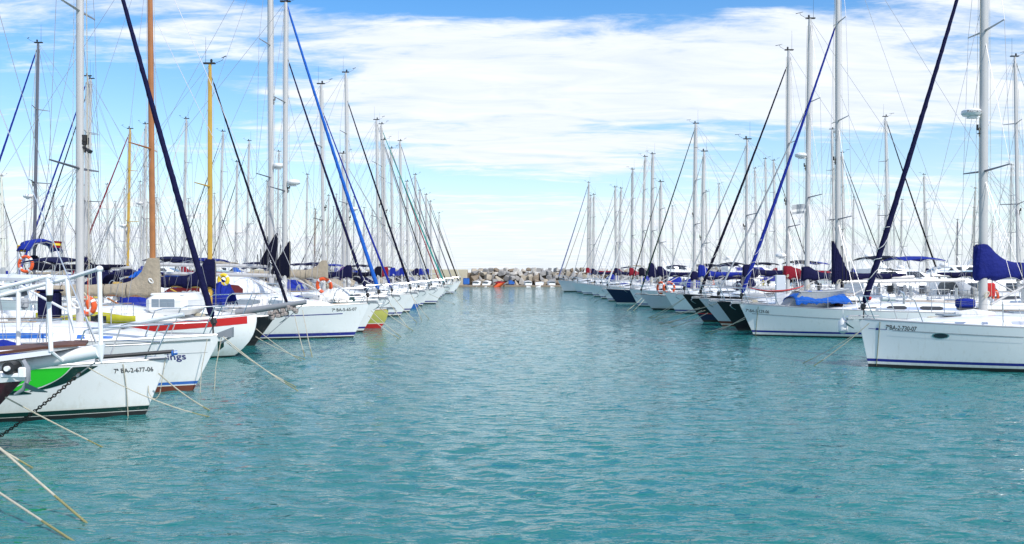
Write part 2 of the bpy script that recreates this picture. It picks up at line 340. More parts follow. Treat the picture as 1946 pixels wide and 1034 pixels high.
def mast_rig(root, H, xm, top, r, m_, lean=.02, zf=None, spr=(.42, .74), tiplen=1.0, wire=.006, hound=1.0, sides=8, back=True, gear=True, steps=False, wm=WIRE, sweep=.25):
    zf = H.sheer(xm)+.3 if zf is None else zf
    Lm = top-zf; r = r*1.0; X = lambda z: xm-lean*(z-zf)
    pts = [(X(z), 0, z) for z in (zf-.35, zf+Lm*.3, zf+Lm*.7, zf+Lm*.93, top)]
    m = MB(); rings = []
    for (x, y_, z), k in zip(pts, (1, 1, 1, .85, .66)):
        rings.append([(x+math.cos(q)*r*.90*k, math.sin(q)*r*.66*k, z) for q in [2*math.pi*j/sides for j in range(sides)]])
    m.loft(rings); mo = m.build('mast', m_, root)
    if r > .08:
        tk = MB(); tk.tube([(xm-r*.92, 0, zf+.9), (X(top)-r*.62, 0, top-.3)], .012, 4); tk.build('sail_track', DMAST, mo)
    hd = MB(); hd.box((X(top)-.02, 0, top+.03), (.42, .12, .05), bev=.01)
    if gear:
        hd.tube([(X(top)-.15, 0, top), (X(top)-.15, 0, top+.95)], [.008, .004], 4)                 # whip aerial
        hd.tube([(X(top)+.1, 0, top), (X(top)+.42, .05, top+.15), (X(top)+.48, .05, top+.26)], .008, 4)  # wind arm
        hd.tube([(X(top)+.36, .15, top+.26), (X(top)+.6, -.1, top+.26)], [.010, .018], 4); hd.ell((X(top)+.05, 0, top+.12), (.05, .05, .07), 6, 4)
    hd.build('masthead', RUBB, mo)
    cps = {sd: Vector((xm-.25, sd*(H.y(xm-.25, H.sheer(xm-.25))-.06), H.sheer(xm-.25))) for sd in (-1, 1)}
    w_ = MB(); tips = {-1: [], 1: []}
    for k, f in enumerate(spr):
        z = zf+Lm*f; ln = tiplen*(1-.22*k)
        for sd in (-1, 1):
            tp = Vector((X(z)-sweep*ln, sd*ln, z+.06)); tips[sd].append(tp)
            MB().tube([(X(z), sd*r*.6, z), tp], [.032, .018], 5).build('spreader', m_ if m_ in (ORM, YEM) else ALU if k else DMAST, mo)
    for sd in (-1, 1):
        ch = [cps[sd]]+tips[sd]+[Vector((X(zf+Lm*hound), 0, zf+Lm*hound))]
        for a, b in zip(ch, ch[1:]): w_.tube([a, b], wire, 4)
        z1 = zf+Lm*spr[0]; w_.tube([cps[sd]+Vector((.1, 0, 0)), (X(z1), 0, z1-.1)], wire, 4); w_.tube([cps[sd]+Vector((-.35, 0, 0)), (X(z1), 0, z1-.1)], wire, 4)
        if len(spr) > 1: w_.tube([tips[sd][0], (X(zf+Lm*spr[1]), 0, zf+Lm*spr[1]-.1)], wire*.9, 4)
    if back:
        sx = H.xs(H.fs)+.1; w_.tube([(X(top), 0, top), (sx+.2, 0, H.fs+1.6)], wire, 4)
        for sd in (-1, 1): w_.tube([(sx+.2, 0, H.fs+1.6), (sx, sd*.7, H.fs)], wire, 4)
    w_.build('shrouds_and_backstay', wm, root)
    h_ = MB()
    for a in ((.16, .06), (.19, -.05), (-.18, .04)): h_.tube([(xm+a[0]*1.2, a[1], zf+.1), (X(top-.3)+a[0]*.6, a[1]*.5, top-.3)], wire*.9, 4)
    h_.build('halyards', ROPE, root)
    if gear:
        for a9 in (-1, 1):
            MB().torus((xm+.02+random.uniform(-.05, .05), a9*(r+.04), zf+.45+random.random()*.5), random.uniform(.07, .11), .022, (random.uniform(-.4, .4), 1, .0), 12, 5, sq=.5).build('halyard_coil', ROPE if a9 > 0 else WSAIL, mo)
    return X, zf, Lm, mo
def furled(root, H, xb, zb, xt, zt, r, m_, lash=False, hook=True, n=12):
    r *= .72; a = Vector((xb, 0, zb)); b = Vector((xt, 0, zt)); m = MB(); t = (b-a).normalized(); s1 = t.orthogonal().normalized(); s2 = t.cross(s1); NS = 110 if r > .05 else 16; rings = []
    sagd = Vector((-.02, 0, -.05))*(b-a).length/12
    for i in range(NS+1):
        f = i/NS; c = a.lerp(b, f)+sagd*4*f*(1-f); q = r*(1-.60*f)*(.5 if i == 0 else .25 if i == NS else 1)*(1+random.uniform(-.05, .05))
        ph = f*(b-a).length/.55*2*math.pi      # the sail is rolled round its stay: one raised edge winds up it
        rings.append([c+(s1*math.cos(g)+s2*math.sin(g))*q*(1+(.16*max(0, 1-((g-ph) % (2*math.pi))/1.6) if NS > 20 else 0)) for g in [2*math.pi*j/n for j in range(n)]])
    m.loft(rings); o = m.build('furled_headsail', m_, root)
    d = MB(); base = Vector((xb+.02, 0, H.sheer(min(xb, H.L/2-.05))))
    d.tube([base, a], .02, 5); d.tube([a-t*.16, a-t*.14, a-t*.04, a-t*.02], [.03, .07, .07, .03], 12); d.tube([a-t*.2, a-t*.02], .035, 8)
    d.tube([a-t*.1, b+t*.5], .012, 5)
    d.build('furler_drum', RUBB, root)
    if lash:
        h = MB(); L_ = []
        for seg in ((.03, .13),) if r > .09 else ((.03, .20),):
            L_ = []
            for i in range(60):
                f = seg[0]+(seg[1]-seg[0])*i/59; p = a.lerp(b, f); q = i*.45+1.6*math.sin(i*.21); s1 = t.orthogonal().normalized(); s2 = t.cross(s1); rr = r*(1-.62*f)+.016
                L_.append(p+(s1*math.cos(q)+s2*math.sin(q))*rr)
            h.tube(L_, .009, 4)
        h.build('lashing', WSAIL, o)
    return o
def boom(root, xm, zb, ln, m_, cover=None, hump=.8, thick=.2, hw=.15, kind='cover', mr=.09):
    m = MB(); m.tube([(xm-.15, 0, zb), (xm-ln, 0, zb+.08)], .075, 8); m.tube([(xm-.2, 0, zb-.75), (xm-1.4, 0, zb-.1)], .03, 6)
    bo = m.build('boom', m_, root)
    if cover is None: return bo
    c = MB(); rings = []; n = 18
    if kind == 'tri': ln = .85; hw = .10; hump *= .8
    n = 24
    for i in range(n+1):
        f = (i/n)**1.5; x = xm+mr*1.3+.07-(ln-.1)*f; near = math.exp(-(max(0, xm-x)/.35)**2) if x < xm else 1
        up = thick*(1.05-.55*f)+hump*math.exp(-(max(0, xm-.12-x)/.30)**1.25); dn = .12+.04*math.sin(i*1.3)
        if kind == 'tri': up = .10+hump*(1-f)
        wd = hw*(1-.45*f)*(1+.10*math.sin(i*2.1+xm)); wt = (mr+.045)*near+wd*.5*(1-near)
        if i == 0: wd *= .5; wt *= .5; up *= .78
        if i == 1: up *= .93
        if i == n: wd *= .35; up *= .8; wt = .01
        zc = zb+.05+.08*f; ring = []
        for q in range(14):
            a = 2*math.pi*q/14; ss = math.sin(a); cc_ = math.cos(a); z = zc+(up*ss if ss > 0 else dn*ss)
            k_ = max(0, ss)**1.4; cw = math.copysign(abs(cc_)**(1-.75*near*k_), cc_)
            W_ = (wd*(1-k_)+wt*k_) if up > thick*1.2 or near > .2 else wd
            fold = .05*math.sin(z*23+i*1.1)+.03*math.sin(x*31+q)
            ring.append((x+random.uniform(-.008, .008), cw*W_*(1+fold), z+.012*math.sin(q*3+i*1.7)))
        rings.append(ring)
    c.loft(rings); co_ = c.build('sail_cover', cover, root)
    s = MB()
    for f in (.22, .42, .62, .8):
        x = xm-(ln-.1)*f; u1 = thick*(1.05-.55*f)+(hump*math.exp(-(f/.055)**1.3) if kind == 'cover' else hump*(1-f)); wd = hw*(1-.45*f)*1.08+.004
        s.tube([(x, wd*math.cos(a), zb+.05+.08*f+((u1+.01)*math.sin(a) if math.sin(a) > 0 else .17*math.sin(a))) for a in [2*math.pi*k/14 for k in range(15)]], .012, 4)
    s.build('sail_tie', RUBB, co_)
    return bo
def pulpit(root, H, ln=1.3, hgt=.62, r=.014, over=.08, m_=STEEL):
    m = MB(); zt = H.fb+hgt; xt = H.L/2+over
    top = {}
    for sd in (-1, 1):
        x0 = H.L/2-ln; y0 = sd*(H.y(x0, H.sheer(x0))-.07); x1 = H.L/2-.35; y1 = sd*(H.y(x1, H.sheer(x1))-.03)
        m.tube([(x0-.10, y0, H.sheer(x0)+.01), (x0+.12, y0*.98, H.sheer(x0)+hgt*.97), (x0+.28, y0*.95, zt), (xt-.45, sd*.30, zt+.02), (xt-.08, sd*.20, zt+.03), (xt, sd*.02, zt+.03)], r, 6)
        m.tube([(x1, y1, H.sheer(x1)+.01), (x1+.28, sd*.24, zt+.02)], r, 6)
        m.tube([(x0+.02, y0, H.sheer(x0)+hgt*.5), (x1+.12, sd*(abs(y1)+.24)/2, H.sheer(x1)+hgt*.5)], r*.9, 5)
        top[sd] = Vector((x0+.12, y0, H.sheer(x0)+hgt*.95))
    m.build('pulpit', m_, root); return top
def guardrail(root, H, ln, hgt=.6, gap=1.9, wire=.004, split=False, aft=.6):
    xs_ = []; x = H.L/2-ln-gap
    while x > -H.L/2+aft+.5: xs_.append(x); x -= gap
    for sd in (-1, 1):
        w_ = MB()
        pts = [(H.L/2-ln+.1, H.L/2-ln+.1)]+[(q, q) for q in xs_]+[(-H.L/2+aft, 0)]
        P = [Vector((q[0], sd*(H.y(q[0], H.sheer(q[0]))-.07), H.sheer(q[0]))) for q in pts]
        for h_ in (hgt*.95, hgt*.5):
            for a, b in zip(P, P[1:]): w_.tube([a+Vector((0, 0, h_)), (a+b)/2+Vector((0, 0, h_-.015)), b+Vector((0, 0, h_))], wire, 4, cap=False)
        for p in P[1:-1]:
            if split:
                MB().tube([p, p+Vector((0, 0, hgt))], [.014, .012], 6).build('stanchion', STEEL, root)
            else: w_.tube([p, p+Vector((0, 0, hgt))], .013, 5)
        w_.build('guard_rail' if not split else 'lifeline', STEEL if not split else WIRE, root)
    s = MB(); xa = -H.L/2+aft; ya = H.y(xa, H.sheer(xa))-.07; xe = H.xs(H.fs)+.12; ye = H.y(xe, H.fs)-.08; z0 = H.fs
    for h_ in (.65, .34): s.tube([(xa+.8, -ya, z0+h_), (xa, -ya, z0+h_), (xe, -ye, z0+h_), (xe, ye, z0+h_), (xa, ya, z0+h_), (xa+.8, ya, z0+h_)], .014, 5)
    for x_, y_ in ((xa+.8, -ya), (xa+.8, ya), (xe, ye), (xe, -ye), (xe, .4), (xe, -.4)): s.tube([(x_, y_, z0-.02), (x_, y_, z0+.65)], .014, 5)
    s.build('pushpit', STEEL, root)
def sprayhood(root, H, x, m_, w_=1.0, h=.75, ln=1.3, base=.3):
    z = H.sheer(x)+base; m = MB(); rings = []
    for dx_, hh, ww in ((.0, .03, .86), (-.35, .62, .95), (-.8, .95, 1), (-ln, 1.0, 1.0)):
        rings.append([(x+dx_, math.cos(a)*w_*ww, z+hh*h*abs(math.sin(a))**.7) for a in [math.pi*k/12 for k in range(13)]])
    m.loft(rings, closed=False, cap=False); o = m.build('sprayhood', m_, root)
    o.modifiers.new('Thickness', 'SOLIDIFY').thickness = .02
    p = MB(); p.loft([[(x-.06+.012, -w_*.35, z+.14*h), (x-.06+.012, w_*.35, z+.14*h)], [(x-.33+.012, -w_*.33, z+.62*h), (x-.33+.012, w_*.33, z+.62*h)]], closed=False, cap=False); p.build('hood_window', GREYGL, o)
def anchor(root, H, m_=GALV):
    x = H.L/2; z = H.fb; m = MB()
    m.box((x-.05, 0, z+.03), (.7, .14, .03)); m.box((x+.12, .065, z+.05), (.38, .012, .08)); m.box((x+.12, -.065, z+.05), (.38, .012, .08))
    m.tube([(x+.28, -.07, z+.05), (x+.28, .07, z+.05)], .05, 10); m.build('bow_roller', STEEL, root)
    a = MB(); a.tube([(x-.55, 0, z+.1), (x+.25, 0, z+.1), (x+.38, 0, z-.08)], [.018, .022, .022], 6)
    a.loft([[(x+.40, .0, z-.05), (x+.36, .03, z-.08), (x+.36, -.03, z-.08)], [(x+.33, 0, z-.16), (x+.27, .13, z-.17), (x+.27, -.13, z-.17)], [(x+.16, 0, z-.25), (x+.13, .02, z-.24), (x+.13, -.02, z-.24)]])
    a.build('anchor', m_, root)
def radar(root, mo, x, z, side=1, txt=None, s=1.0):
    m = MB(); m.tube([(x, 0, z), (x+.32*s, 0, z)], .03, 6); m.box((x+.36*s, 0, z-.02), (.3*s, .26*s, .04)); 
    rings = [[(x+.42*s+math.cos(q)*rr*s, math.sin(q)*rr*s, z+zz*s) for q in [2*math.pi*k/18 for k in range(18)]] for rr, zz in ((.12, .0), (.26, .04), (.31, .11), (.30, .20), (.22, .255), (.06, .27))]
    m.loft(rings); o = m.build('radar_dome', WHITEP, mo)
    if txt:
        c = bpy.data.curves.new('lettering', 'FONT'); c.body = txt; c.size = .13*s; c.align_x = 'CENTER'
        t = bpy.data.objects.new('lettering', c); sc.collection.objects.link(t); dg = bpy.context.evaluated_depsgraph_get(); dg.update()
        me = bpy.data.meshes.new_from_object(t.evaluated_get(dg)); bpy.data.objects.remove(t)
        for v_ in me.vertices:
            a = v_.co.x/(.31*s); v_.co = (x+.42*s-math.sin(a)*.314*s, math.cos(a)*.314*s, z+.115*s+v_.co.y*.8)
        me.materials.clear(); me.materials.append(TXT); t = bpy.data.objects.new('lettering', me); sc.collection.objects.link(t); t.parent = o
def steaming_light(mo, x, z, big=1.0):
    big *= .62
    m = MB(); m.tube([(x+.115, 0, z-.2), (x+.115, 0, z+.05)], .02, 5); m.box((x+.10, 0, z), (.12, .08, .05)); m.tube([(x+.17, 0, z-.02), (x+.17, 0, z+.13)], [.05*big, .06*big], 8); m.loft([[(x+.10, -.03, z-.12), (x+.16, -.03, z-.12), (x+.16, .03, z-.12), (x+.10, .03, z-.12)], [(x+.26*big, -.07, z-.26*big), (x+.30*big, -.07, z-.2*big), (x+.3*big, .07, z-.2*big), (x+.26*big, .07, z-.26*big)]])
    m.build('deck_light', RUBB, mo)
FLAGM = {'red': CRIM, 'yellow': YELL, 'grey': GREYC, 'white': WSAIL}
def flag(parent, x, y_, z, w_=.45, h=.3, cols=('red', 'yellow', 'red'), dirx=-1, name='flag'):
    m = MB(); n = 8; k = len(cols)
    for b in range(k):
        rings = []
        for i in range(n+1):
            f = i/n; s = .09*math.sin(f*8)*(.2+f)
            rings.append([(x+dirx*w_*f, y_+s, z+h*(j)/k-.10*f*f*w_) for j in (b, b+1)])
        m.loft(rings, closed=False, cap=False, mi=b)
    o = m.build(name, [FLAGM[c] for c in cols], parent); return o
def backdeck(root, H, seed, wheel=True):
    rr = random.Random(seed); xs_ = -H.L/2; zc = H.fs
    for sd in (-1, 1): MB().box((xs_+H.L*.20, sd*H.B*.30, zc+.12), (H.L*.26, .22, .28), bev=.05).build('cockpit_coaming', WHITE, root)
    if wheel:
      for sd in (-1, 1):
        x = xs_+H.L*.29; MB().tube([(x, sd*H.B*.3, zc+.26), (x, sd*H.B*.3, zc+.34), (x, sd*H.B*.3, zc+.36), (x, sd*H.B*.3, zc+.42)], [.09, .07, .08, .06], 10).build('winch', STEEL, root)
    if wheel:
        m = MB(); m.torus((xs_+H.L*.14, 0, zc+.62), .42, .014, (1, 0, 0), 18, 4); m.tube([(xs_+H.L*.14+.1, 0, zc-.05), (xs_+H.L*.14+.1, 0, zc+.8)], .07, 8); m.build('steering_wheel', STEEL, root)
    def put(nm, mm, f): q_ = MB(); f(q_); q_.build(nm, mm, root)
    xe = H.xs(H.fs)+.12; ye = H.y(xe, H.fs)-.1; sd = rr.choice((-1, 1))
    if rr.random() < .55:      # outboard clamped on the stern rail
        put('outboard_engine', rr.choice((RUBB, DNAVY, GREYC)), lambda q_: (q_.box((xe-.06, sd*ye*.7, zc+.62), (.26, .22, .36), bev=.06), q_.tube([(xe-.08, sd*ye*.7, zc+.5), (xe-.10, sd*ye*.7, zc-.15)], .05, 6)))
    if rr.random() < .45:
        put('horseshoe_buoy', rr.choice((ORANGE, YELL, ORANGE, WHITEP)), lambda q_: q_.tube([(xe+.05, -sd*ye*.7+.2*math.cos(a), zc+.45+.24*math.sin(a)) for a in [R(-60+300*k/10) for k in range(11)]], .06, 6))
    if rr.random() < .4:
        zz = zc+1.95
        put('bimini', rr.choice((NAVY, ROYAL, DNAVY, BEIGE)), lambda q_: q_.loft([[(xs_+H.L*(.06+.16*f), w9*H.B*.36, zz+.16*math.cos(w9*1.4)+.10*math.sin(f*math.pi)+t9) for w9, t9 in [(w8/4-1, 0) for w8 in range(9)]+[(1-w8/4, .03) for w8 in range(9)]] for f in (0, .33, .66, 1)]))
        [put('bimini_frame', STEEL, lambda q_, f=f: q_.tube([(xs_+H.L*(.06+.16*f), -H.B*.36, zc), (xs_+H.L*(.06+.16*f), -H.B*.36, zz), (xs_+H.L*(.06+.16*f), 0, zz+.12), (xs_+H.L*(.06+.16*f), H.B*.36, zz), (xs_+H.L*(.06+.16*f), H.B*.36, zc)], .014, 5)) for f in (.03, .97)]
    elif rr.random() < .4:
        put('solar_panel', GLASS, lambda q_: (q_.box((xe+.1, 0, zc+1.55), (.75, H.B*.62, .03), ry=.15), q_.tube([(xe+.1, ye*.6, zc), (xe+.1, ye*.6, zc+1.54)], .018, 5), q_.tube([(xe+.1, -ye*.6, zc), (xe+.1, -ye*.6, zc+1.54)], .018, 5)))
    if rr.random() < .5:
        put('aft_flagstaff', STEEL, lambda q_: q_.tube([(xe+.05, sd*ye*.3, zc), (xe-.35, sd*ye*.3, zc+1.5)], .012, 5))
    if rr.random() < .5:
        x9 = H.L*.5-2.4-rr.random(); put('sail_bag', rr.choice((NAVY, ROYAL, GREYC, WSAIL)), lambda q_: q_.tube([(x9-.55, .25, H.sheer(x9)+.14), (x9-.45, .2, H.sheer(x9)+.19), (x9, .05, H.sheer(x9)+.22), (x9+.4, -.1, H.sheer(x9)+.19), (x9+.5, -.15, H.sheer(x9)+.14)], [.05, .15, .19, .15, .05], 9))
    if rr.random() < .6:
        x8 = H.L*.04; put('cowl_vent', STEEL, lambda q_: q_.tube([(x8, .5*H.B*.5, H.sheer(x8)+.3), (x8, .5*H.B*.5, H.sheer(x8)+.62), (x8+.05, .5*H.B*.5, H.sheer(x8)+.72), (x8+.18, .5*H.B*.5, H.sheer(x8)+.75)], [.05, .05, .07, .11], 8))
    c = MB()
    for k in range(1):
        x = H.L/2-1.6-rr.random()*1.2; y_ = rr.uniform(-.3, .3)*H.y(x, H.sheer(x))
        for j in range(3): c.torus((x, y_, H.sheer(x)+.08+.03*j), .17-.02*j, .016, (0.05, 0.03, 1), 14, 4)
    c.build('coiled_rope', ROPE, root)
COUNT = [0]
def yacht(label, tip, D, d, L=11.0, B=3.5, fb=1.3, fm=None, rake=.6, pw=1., hullc=None, bounds=(.08, .16, .24), cols=None, mpx=None, top=None, mx=None, ztop=None, mr=.085, mm=None,
          stay=None, sr=.075, staytop=1.0, staybx=None, boomc=None, bhump=.45, bkind='cover', bl=None, bthick=.2, hood=None, roofm=None, wins=((.15, .5), (.56, .8)), winm=None, rstripe=None,
          radarz=None, rtxt=None, spr=(.42, .74), near=0, name='sailing_yacht', group=None, lean=.012, deckm=DECK, railm=ALU, back=True, light=True, roofh=.42, rooflen=.42, lash=False, yaw=0, full=1.0, boomz=None, anch=True, boomm=None, wdeck=True, sweep=.25, cat='sailing yacht', tipx=None, rail=True, staydz=0, rooff=None, fs=None):
    COUNT[0] += 1; k = COUNT[0]
    X = WX(tip, D) if tipx is None else tipx
    fm = fm or fb*.83; fs = fs or fb*.86
    H = Hull(L, B, fb, fm, fs, rake, pw=pw, full=full)
    root = thing(name, label, cat, (X-d*L/2, D, 0), 0 if d > 0 else math.pi, group)
    root.rotation_euler.z += R(yaw)
    hc = hullc or WHITE
    H.build(root, cols or [ANTIF, ANTIF, WHITE, BLUEP, hc], bounds, deckm, nt=30 if near else 18, railm=railm, nup=6 if near else 4)
    if mpx is not None: mx = (WX(mpx, D)-root.location.x)*d
    if mx is None: mx = L/2-L*.36
    if top is not None: ztop = WZ(top, D)
    rx1 = mx+L*.16 if rooff is None else mx+rooff; rx0 = rx1-L*rooflen
    far = not near and D > 60
    coachroof(root, H, rx0, min(rx1, L/2-1.2), roofh, m_=roofm, wins=wins, winm=winm, stripe=rstripe, far=far)
    wire = .0055 if D < 30 else min(.013, .0045+D*.00009)
    mo = None
    if ztop:
        Xf, zf, Lm, mo = mast_rig(root, H, mx, ztop, mr, mm or WMAST, lean=lean, zf=H.sheer(mx)+roofh*.75, spr=spr, tiplen=B*.29, wire=wire, back=back, sides=12 if near else 8, sweep=sweep)
        bz = boomz or H.sheer(mx)+roofh+.75
        boom(root, mx, bz, bl or min(L*.38, mx+L/2-.3), boomm or (mm if mm in (ORM, YEM) else WMAST), boomc, hump=bhump, kind=bkind, thick=bthick, mr=mr)
        if D < 110:      # topping lift, lazyjacks and an inner stay
            lj = MB(); be = mx-(bl or min(L*.38, mx+L/2-.3)); zt_ = zf+Lm*spr[0]
            lj.tube([(be, 0, bz+.12), (Xf(ztop), 0, ztop)], wire*.9, 4)
            for sd in (-1, 1):
                for q9 in (.35, .7): lj.tube([(mx+(be-mx)*q9, sd*.12, bz+.05), (Xf(zt_)-.05, sd*.1, zt_)], wire*.8, 4)
            if COUNT[0] % 2: lj.tube([(L/2-1.3, 0, H.sheer(L/2-1.3)), (Xf(zf+Lm*.72), 0, zf+Lm*.72)], wire, 4)
            lj.build('topping_lift_and_lazyjacks', WIRE, root)
        if stay:
            xb = L/2-.12 if staybx is None else staybx; zt = zf+Lm*staytop
            furled(root, H, xb, fb+.45+staydz, Xf(zt)+.12+.0*zt, zt-.5, sr, stay, lash=lash)
        if light and D < 70: steaming_light(mo, Xf(zf+Lm*.4), zf+Lm*(.33+.2*random.random()), .8)
        if radarz: radar(root, mo, Xf(radarz), radarz, txt=rtxt, s=.82)
    if hood: sprayhood(root, H, rx0+.75, hood, w_=H.B*.30, base=roofh*.75)
    tp = pulpit(root, H, r=.014 if D < 40 else .018)
    if rail: guardrail(root, H, 1.2, split=bool(near), wire=.004 if D < 40 else .007)
    if wdeck: backdeck(root, H, k, wheel=not far)
    if anch and D < 70: anchor(root, H)
    return root, H, mx, mo
def ring_buoy(loc, ax, label, R0=.31, m_=None):
    m = MB(); m.torus((0, 0, 0), R0, .075, ax, 24, 8)
    for i, f in enumerate(m.m): m.m[i] = 1 if (i//8) % 6 == 0 else 0
    o = m.build('life_ring', [m_ or ORANGE, WHITEP]); o.location = loc; return tag(o, label, 'life ring')
def fender(loc, label, m_=WHITEP, h=.6, r=.12, grp=None, root=None):
    m = MB(); m.tube([(0, 0, -h/2-.04), (0, 0, -h/2), (0, 0, -h/2+.1), (0, 0, h/2-.1), (0, 0, h/2), (0, 0, h/2+.06)], [r*.3, r*.6, r, r, r*.6, r*.25], 12); m.tube([(0, 0, h/2), (0, 0, h/2+.5)], .008, 4)
    o = m.build('fender', m_); o.location = loc; return tag(o, label, 'fender', grp)
def sag(a, b, s, n=12): return [Vector(a).lerp(Vector(b), i/n)-Vector((0, 0, s*4*(i/n)*(1-i/n))) for i in range(n+1)]
def mooring(a, b, label, r=.014, s=.12, grp=None):
    b = Vector(b); a = Vector(a); e = b+(b-a).normalized()*.45; P = sag(a, b, s)+[e]
    m = MB(); m.tube(P, r, 6)
    nf = len(P)-1
    for i in range(len(m.m)):
        if i//6 >= nf-3: m.m[i] = 1
    o = m.build('mooring_rope', [ROPE, WROPE]); tag(o, label, 'mooring rope', grp); return o

# ------------------------------------------------------------------ water
def water():
    def axis(lo, hi, d0, g, out, x0=None):
        a = [0.0]; 
        return a
    xs_ = list(np.arange(-11.5, 12.5, .10)); s = .10; x = 12.5
    R_ = []; 
    while x < 3000: R_.append(x); s *= 1.12; x += s
    L_ = []; s = .10; x = -11.5-.1
    while x > -3000: L_.append(x); s *= 1.12; x -= s
    xs_ = np.array(L_[::-1]+xs_+R_)
    ys = []; y_ = 2.6; 
    while y_ < 150: ys.append(y_); y_ += max(.055, y_*.0050)
    s = 1.2
    while y_ < 4000: ys.append(y_); s *= 1.25; y_ += s
    pre = []; y_ = 2.6-.2; s = .2
    while y_ > -400: pre.append(y_); s *= 1.4; y_ -= s
    ys = np.array(pre[::-1]+ys)
    Xg, Yg = np.meshgrid(xs_, ys); Z = np.zeros_like(Xg)
    spx = np.gradient(xs_)[None, :]; spy = np.gradient(ys)[:, None]
    rg = np.random.default_rng(11)
    th0 = R(42)     # main wind direction: crests slope down to the right in view
    for i in range(90):
        lam = .22*(.75/.22)**rg.random(); th = (th0+rg.normal(0, .26)) if i % 4 else R(95)+rg.normal(0, .4); k = 2*np.pi/lam; kx, ky = k*np.cos(th), k*np.sin(th)
        amp = .0023*(lam/.40)**.45*rg.uniform(.5, 1.3)
        fx = np.clip((lam/np.maximum(1e-6, np.abs(np.cos(th)))/spx-2.5)/4, 0, 1); fy = np.clip((lam/np.maximum(1e-6, np.abs(np.sin(th)))/spy-2.2)/3, 0, 1)
        ph = kx*Xg+ky*Yg+rg.uniform(0, 6.28); s_ = np.sin(ph+.35*np.sin(ph))
        Z += amp*s_*fx*fy
    # gusts: calmer and rougher patches
    g = 0.75+.25*np.sin(Xg*.31+1.3*np.sin(Yg*.11))*np.sin(Yg*.23+.7*np.sin(Xg*.2)); Z *= g
    ny, nx = Xg.shape; me = bpy.data.meshes.new('water'); co_ = np.stack([Xg, Yg, Z], -1).reshape(-1, 3)
    idx = np.arange(ny*nx).reshape(ny, nx); q = np.stack([idx[:-1, :-1], idx[:-1, 1:], idx[1:, 1:], idx[1:, :-1]], -1).reshape(-1, 4)
    me.vertices.add(len(co_)); me.vertices.foreach_set('co', co_.ravel()); me.loops.add(q.size); me.loops.foreach_set('vertex_index', q.ravel().astype(np.int32))
    me.polygons.add(len(q)); me.polygons.foreach_set('loop_start', np.arange(0, q.size, 4, dtype=np.int32)); me.update(calc_edges=True); me.shade_smooth()
    m = bpy.data.materials.new('harbour_water'); m.use_nodes = True; t = m.node_tree; b = t.nodes['Principled BSDF']
    b.inputs['Roughness'].default_value = .06; b.inputs['IOR'].default_value = 1.56; b.inputs['Base Color'].default_value = (.006, .15, .165, 1)
    g = t.nodes.new('ShaderNodeNewGeometry')
    def nz(sx, sy, sc_, det, rot=0):
        mp = t.nodes.new('ShaderNodeMapping'); mp.inputs['Rotation'].default_value = (0, 0, rot); mp.inputs['Scale'].default_value = (sx, sy, 1); t.links.new(g.outputs['Position'], mp.inputs[0])
        n = t.nodes.new('ShaderNodeTexNoise'); n.inputs['Scale'].default_value = sc_; n.inputs['Detail'].default_value = det; n.inputs['Roughness'].default_value = .6; t.links.new(mp.outputs[0], n.inputs['Vector']); return n.outputs['Fac']
    a = nz(.6, 1.5, 5.5, 3, R(48)); c = nz(.55, 1.5, 3.0, 2.5, R(28))
    pat = nz(1, 1, .12, 3); mxp = t.nodes.new('ShaderNodeMix'); mxp.data_type = 'RGBA'; t.links.new(pat, mxp.inputs[0]); mxp.inputs[6].default_value = (.007, .118, .130, 1); mxp.inputs[7].default_value = (.014, .175, .162, 1); t.links.new(mxp.outputs[2], b.inputs['Base Color'])
    b1 = t.nodes.new('ShaderNodeBump'); b1.inputs['Strength'].default_value = .6; b1.inputs['Distance'].default_value = .035; t.links.new(a, b1.inputs['Height'])
    b2 = t.nodes.new('ShaderNodeBump'); b2.inputs['Strength'].default_value = .9; b2.inputs['Distance'].default_value = .034; 
    sh = t.nodes.new('ShaderNodeMapRange'); sh.interpolation_type = 'SMOOTHSTEP'; sh.inputs[1].default_value = .46; sh.inputs[2].default_value = .74; t.links.new(c, sh.inputs[0]); t.links.new(sh.outputs[0], b2.inputs['Height']); t.links.new(b2.outputs[0], b1.inputs['Normal'])
    t.links.new(b1.outputs[0], b.inputs['Normal']); me.materials.append(m)
    o = bpy.data.objects.new('water', me); sc.collection.objects.link(o); tag(o, kind='structure')
water()
# ------------------------------------------------------------------ breakwater
YB = 150.0
def slab(name, x0, x1, y0, y1, z0, z1, m_, label=None, cat=None, kind=None):
    m = MB(); m.box(((x0+x1)/2, (y0+y1)/2, (z0+z1)/2), (x1-x0, y1-y0, z1-z0), bev=.05); o = m.build(name, m_, smooth=False); return tag(o, label, cat, None, kind)
slab('quay', -9.2, 200, YB-3.4, YB+8, -2, .30, RK[3], kind='structure')
slab('breakwater_wall', -60, WX(888, YB), YB-1, YB+3, -1, WZ(512, YB), CONC, 'long beige concrete wall ending at the boulders', 'wall')
protos = []
for k in range(8):
    bm = bmesh.new()
    for i in range(12):
        v_ = Vector(RNG.normal(size=3)).normalized(); v_ = Vector((math.copysign(abs(v_.x)**.4, v_.x), math.copysign(abs(v_.y)**.4, v_.y), math.copysign(abs(v_.z)**.4, v_.z)))
        bm.verts.new(Vector((v_.x, v_.y, v_.z))*random.uniform(.85, 1.05))
    bmesh.ops.convex_hull(bm, input=bm.verts); bmesh.ops.delete(bm, geom=[g for g in bm.verts if not g.link_faces], context='VERTS')
    bmesh.ops.bevel(bm, geom=bm.edges[:], offset=.035, segments=1, affect='EDGES', profile=.6)
    me = bpy.data.meshes.new('boulder'); bm.to_mesh(me); bm.free(); protos.append(me)
rmesh = {}
cname = ['grey', 'tan', 'pale', 'brown']; tname = ['bottom', 'second', 'third', 'top']
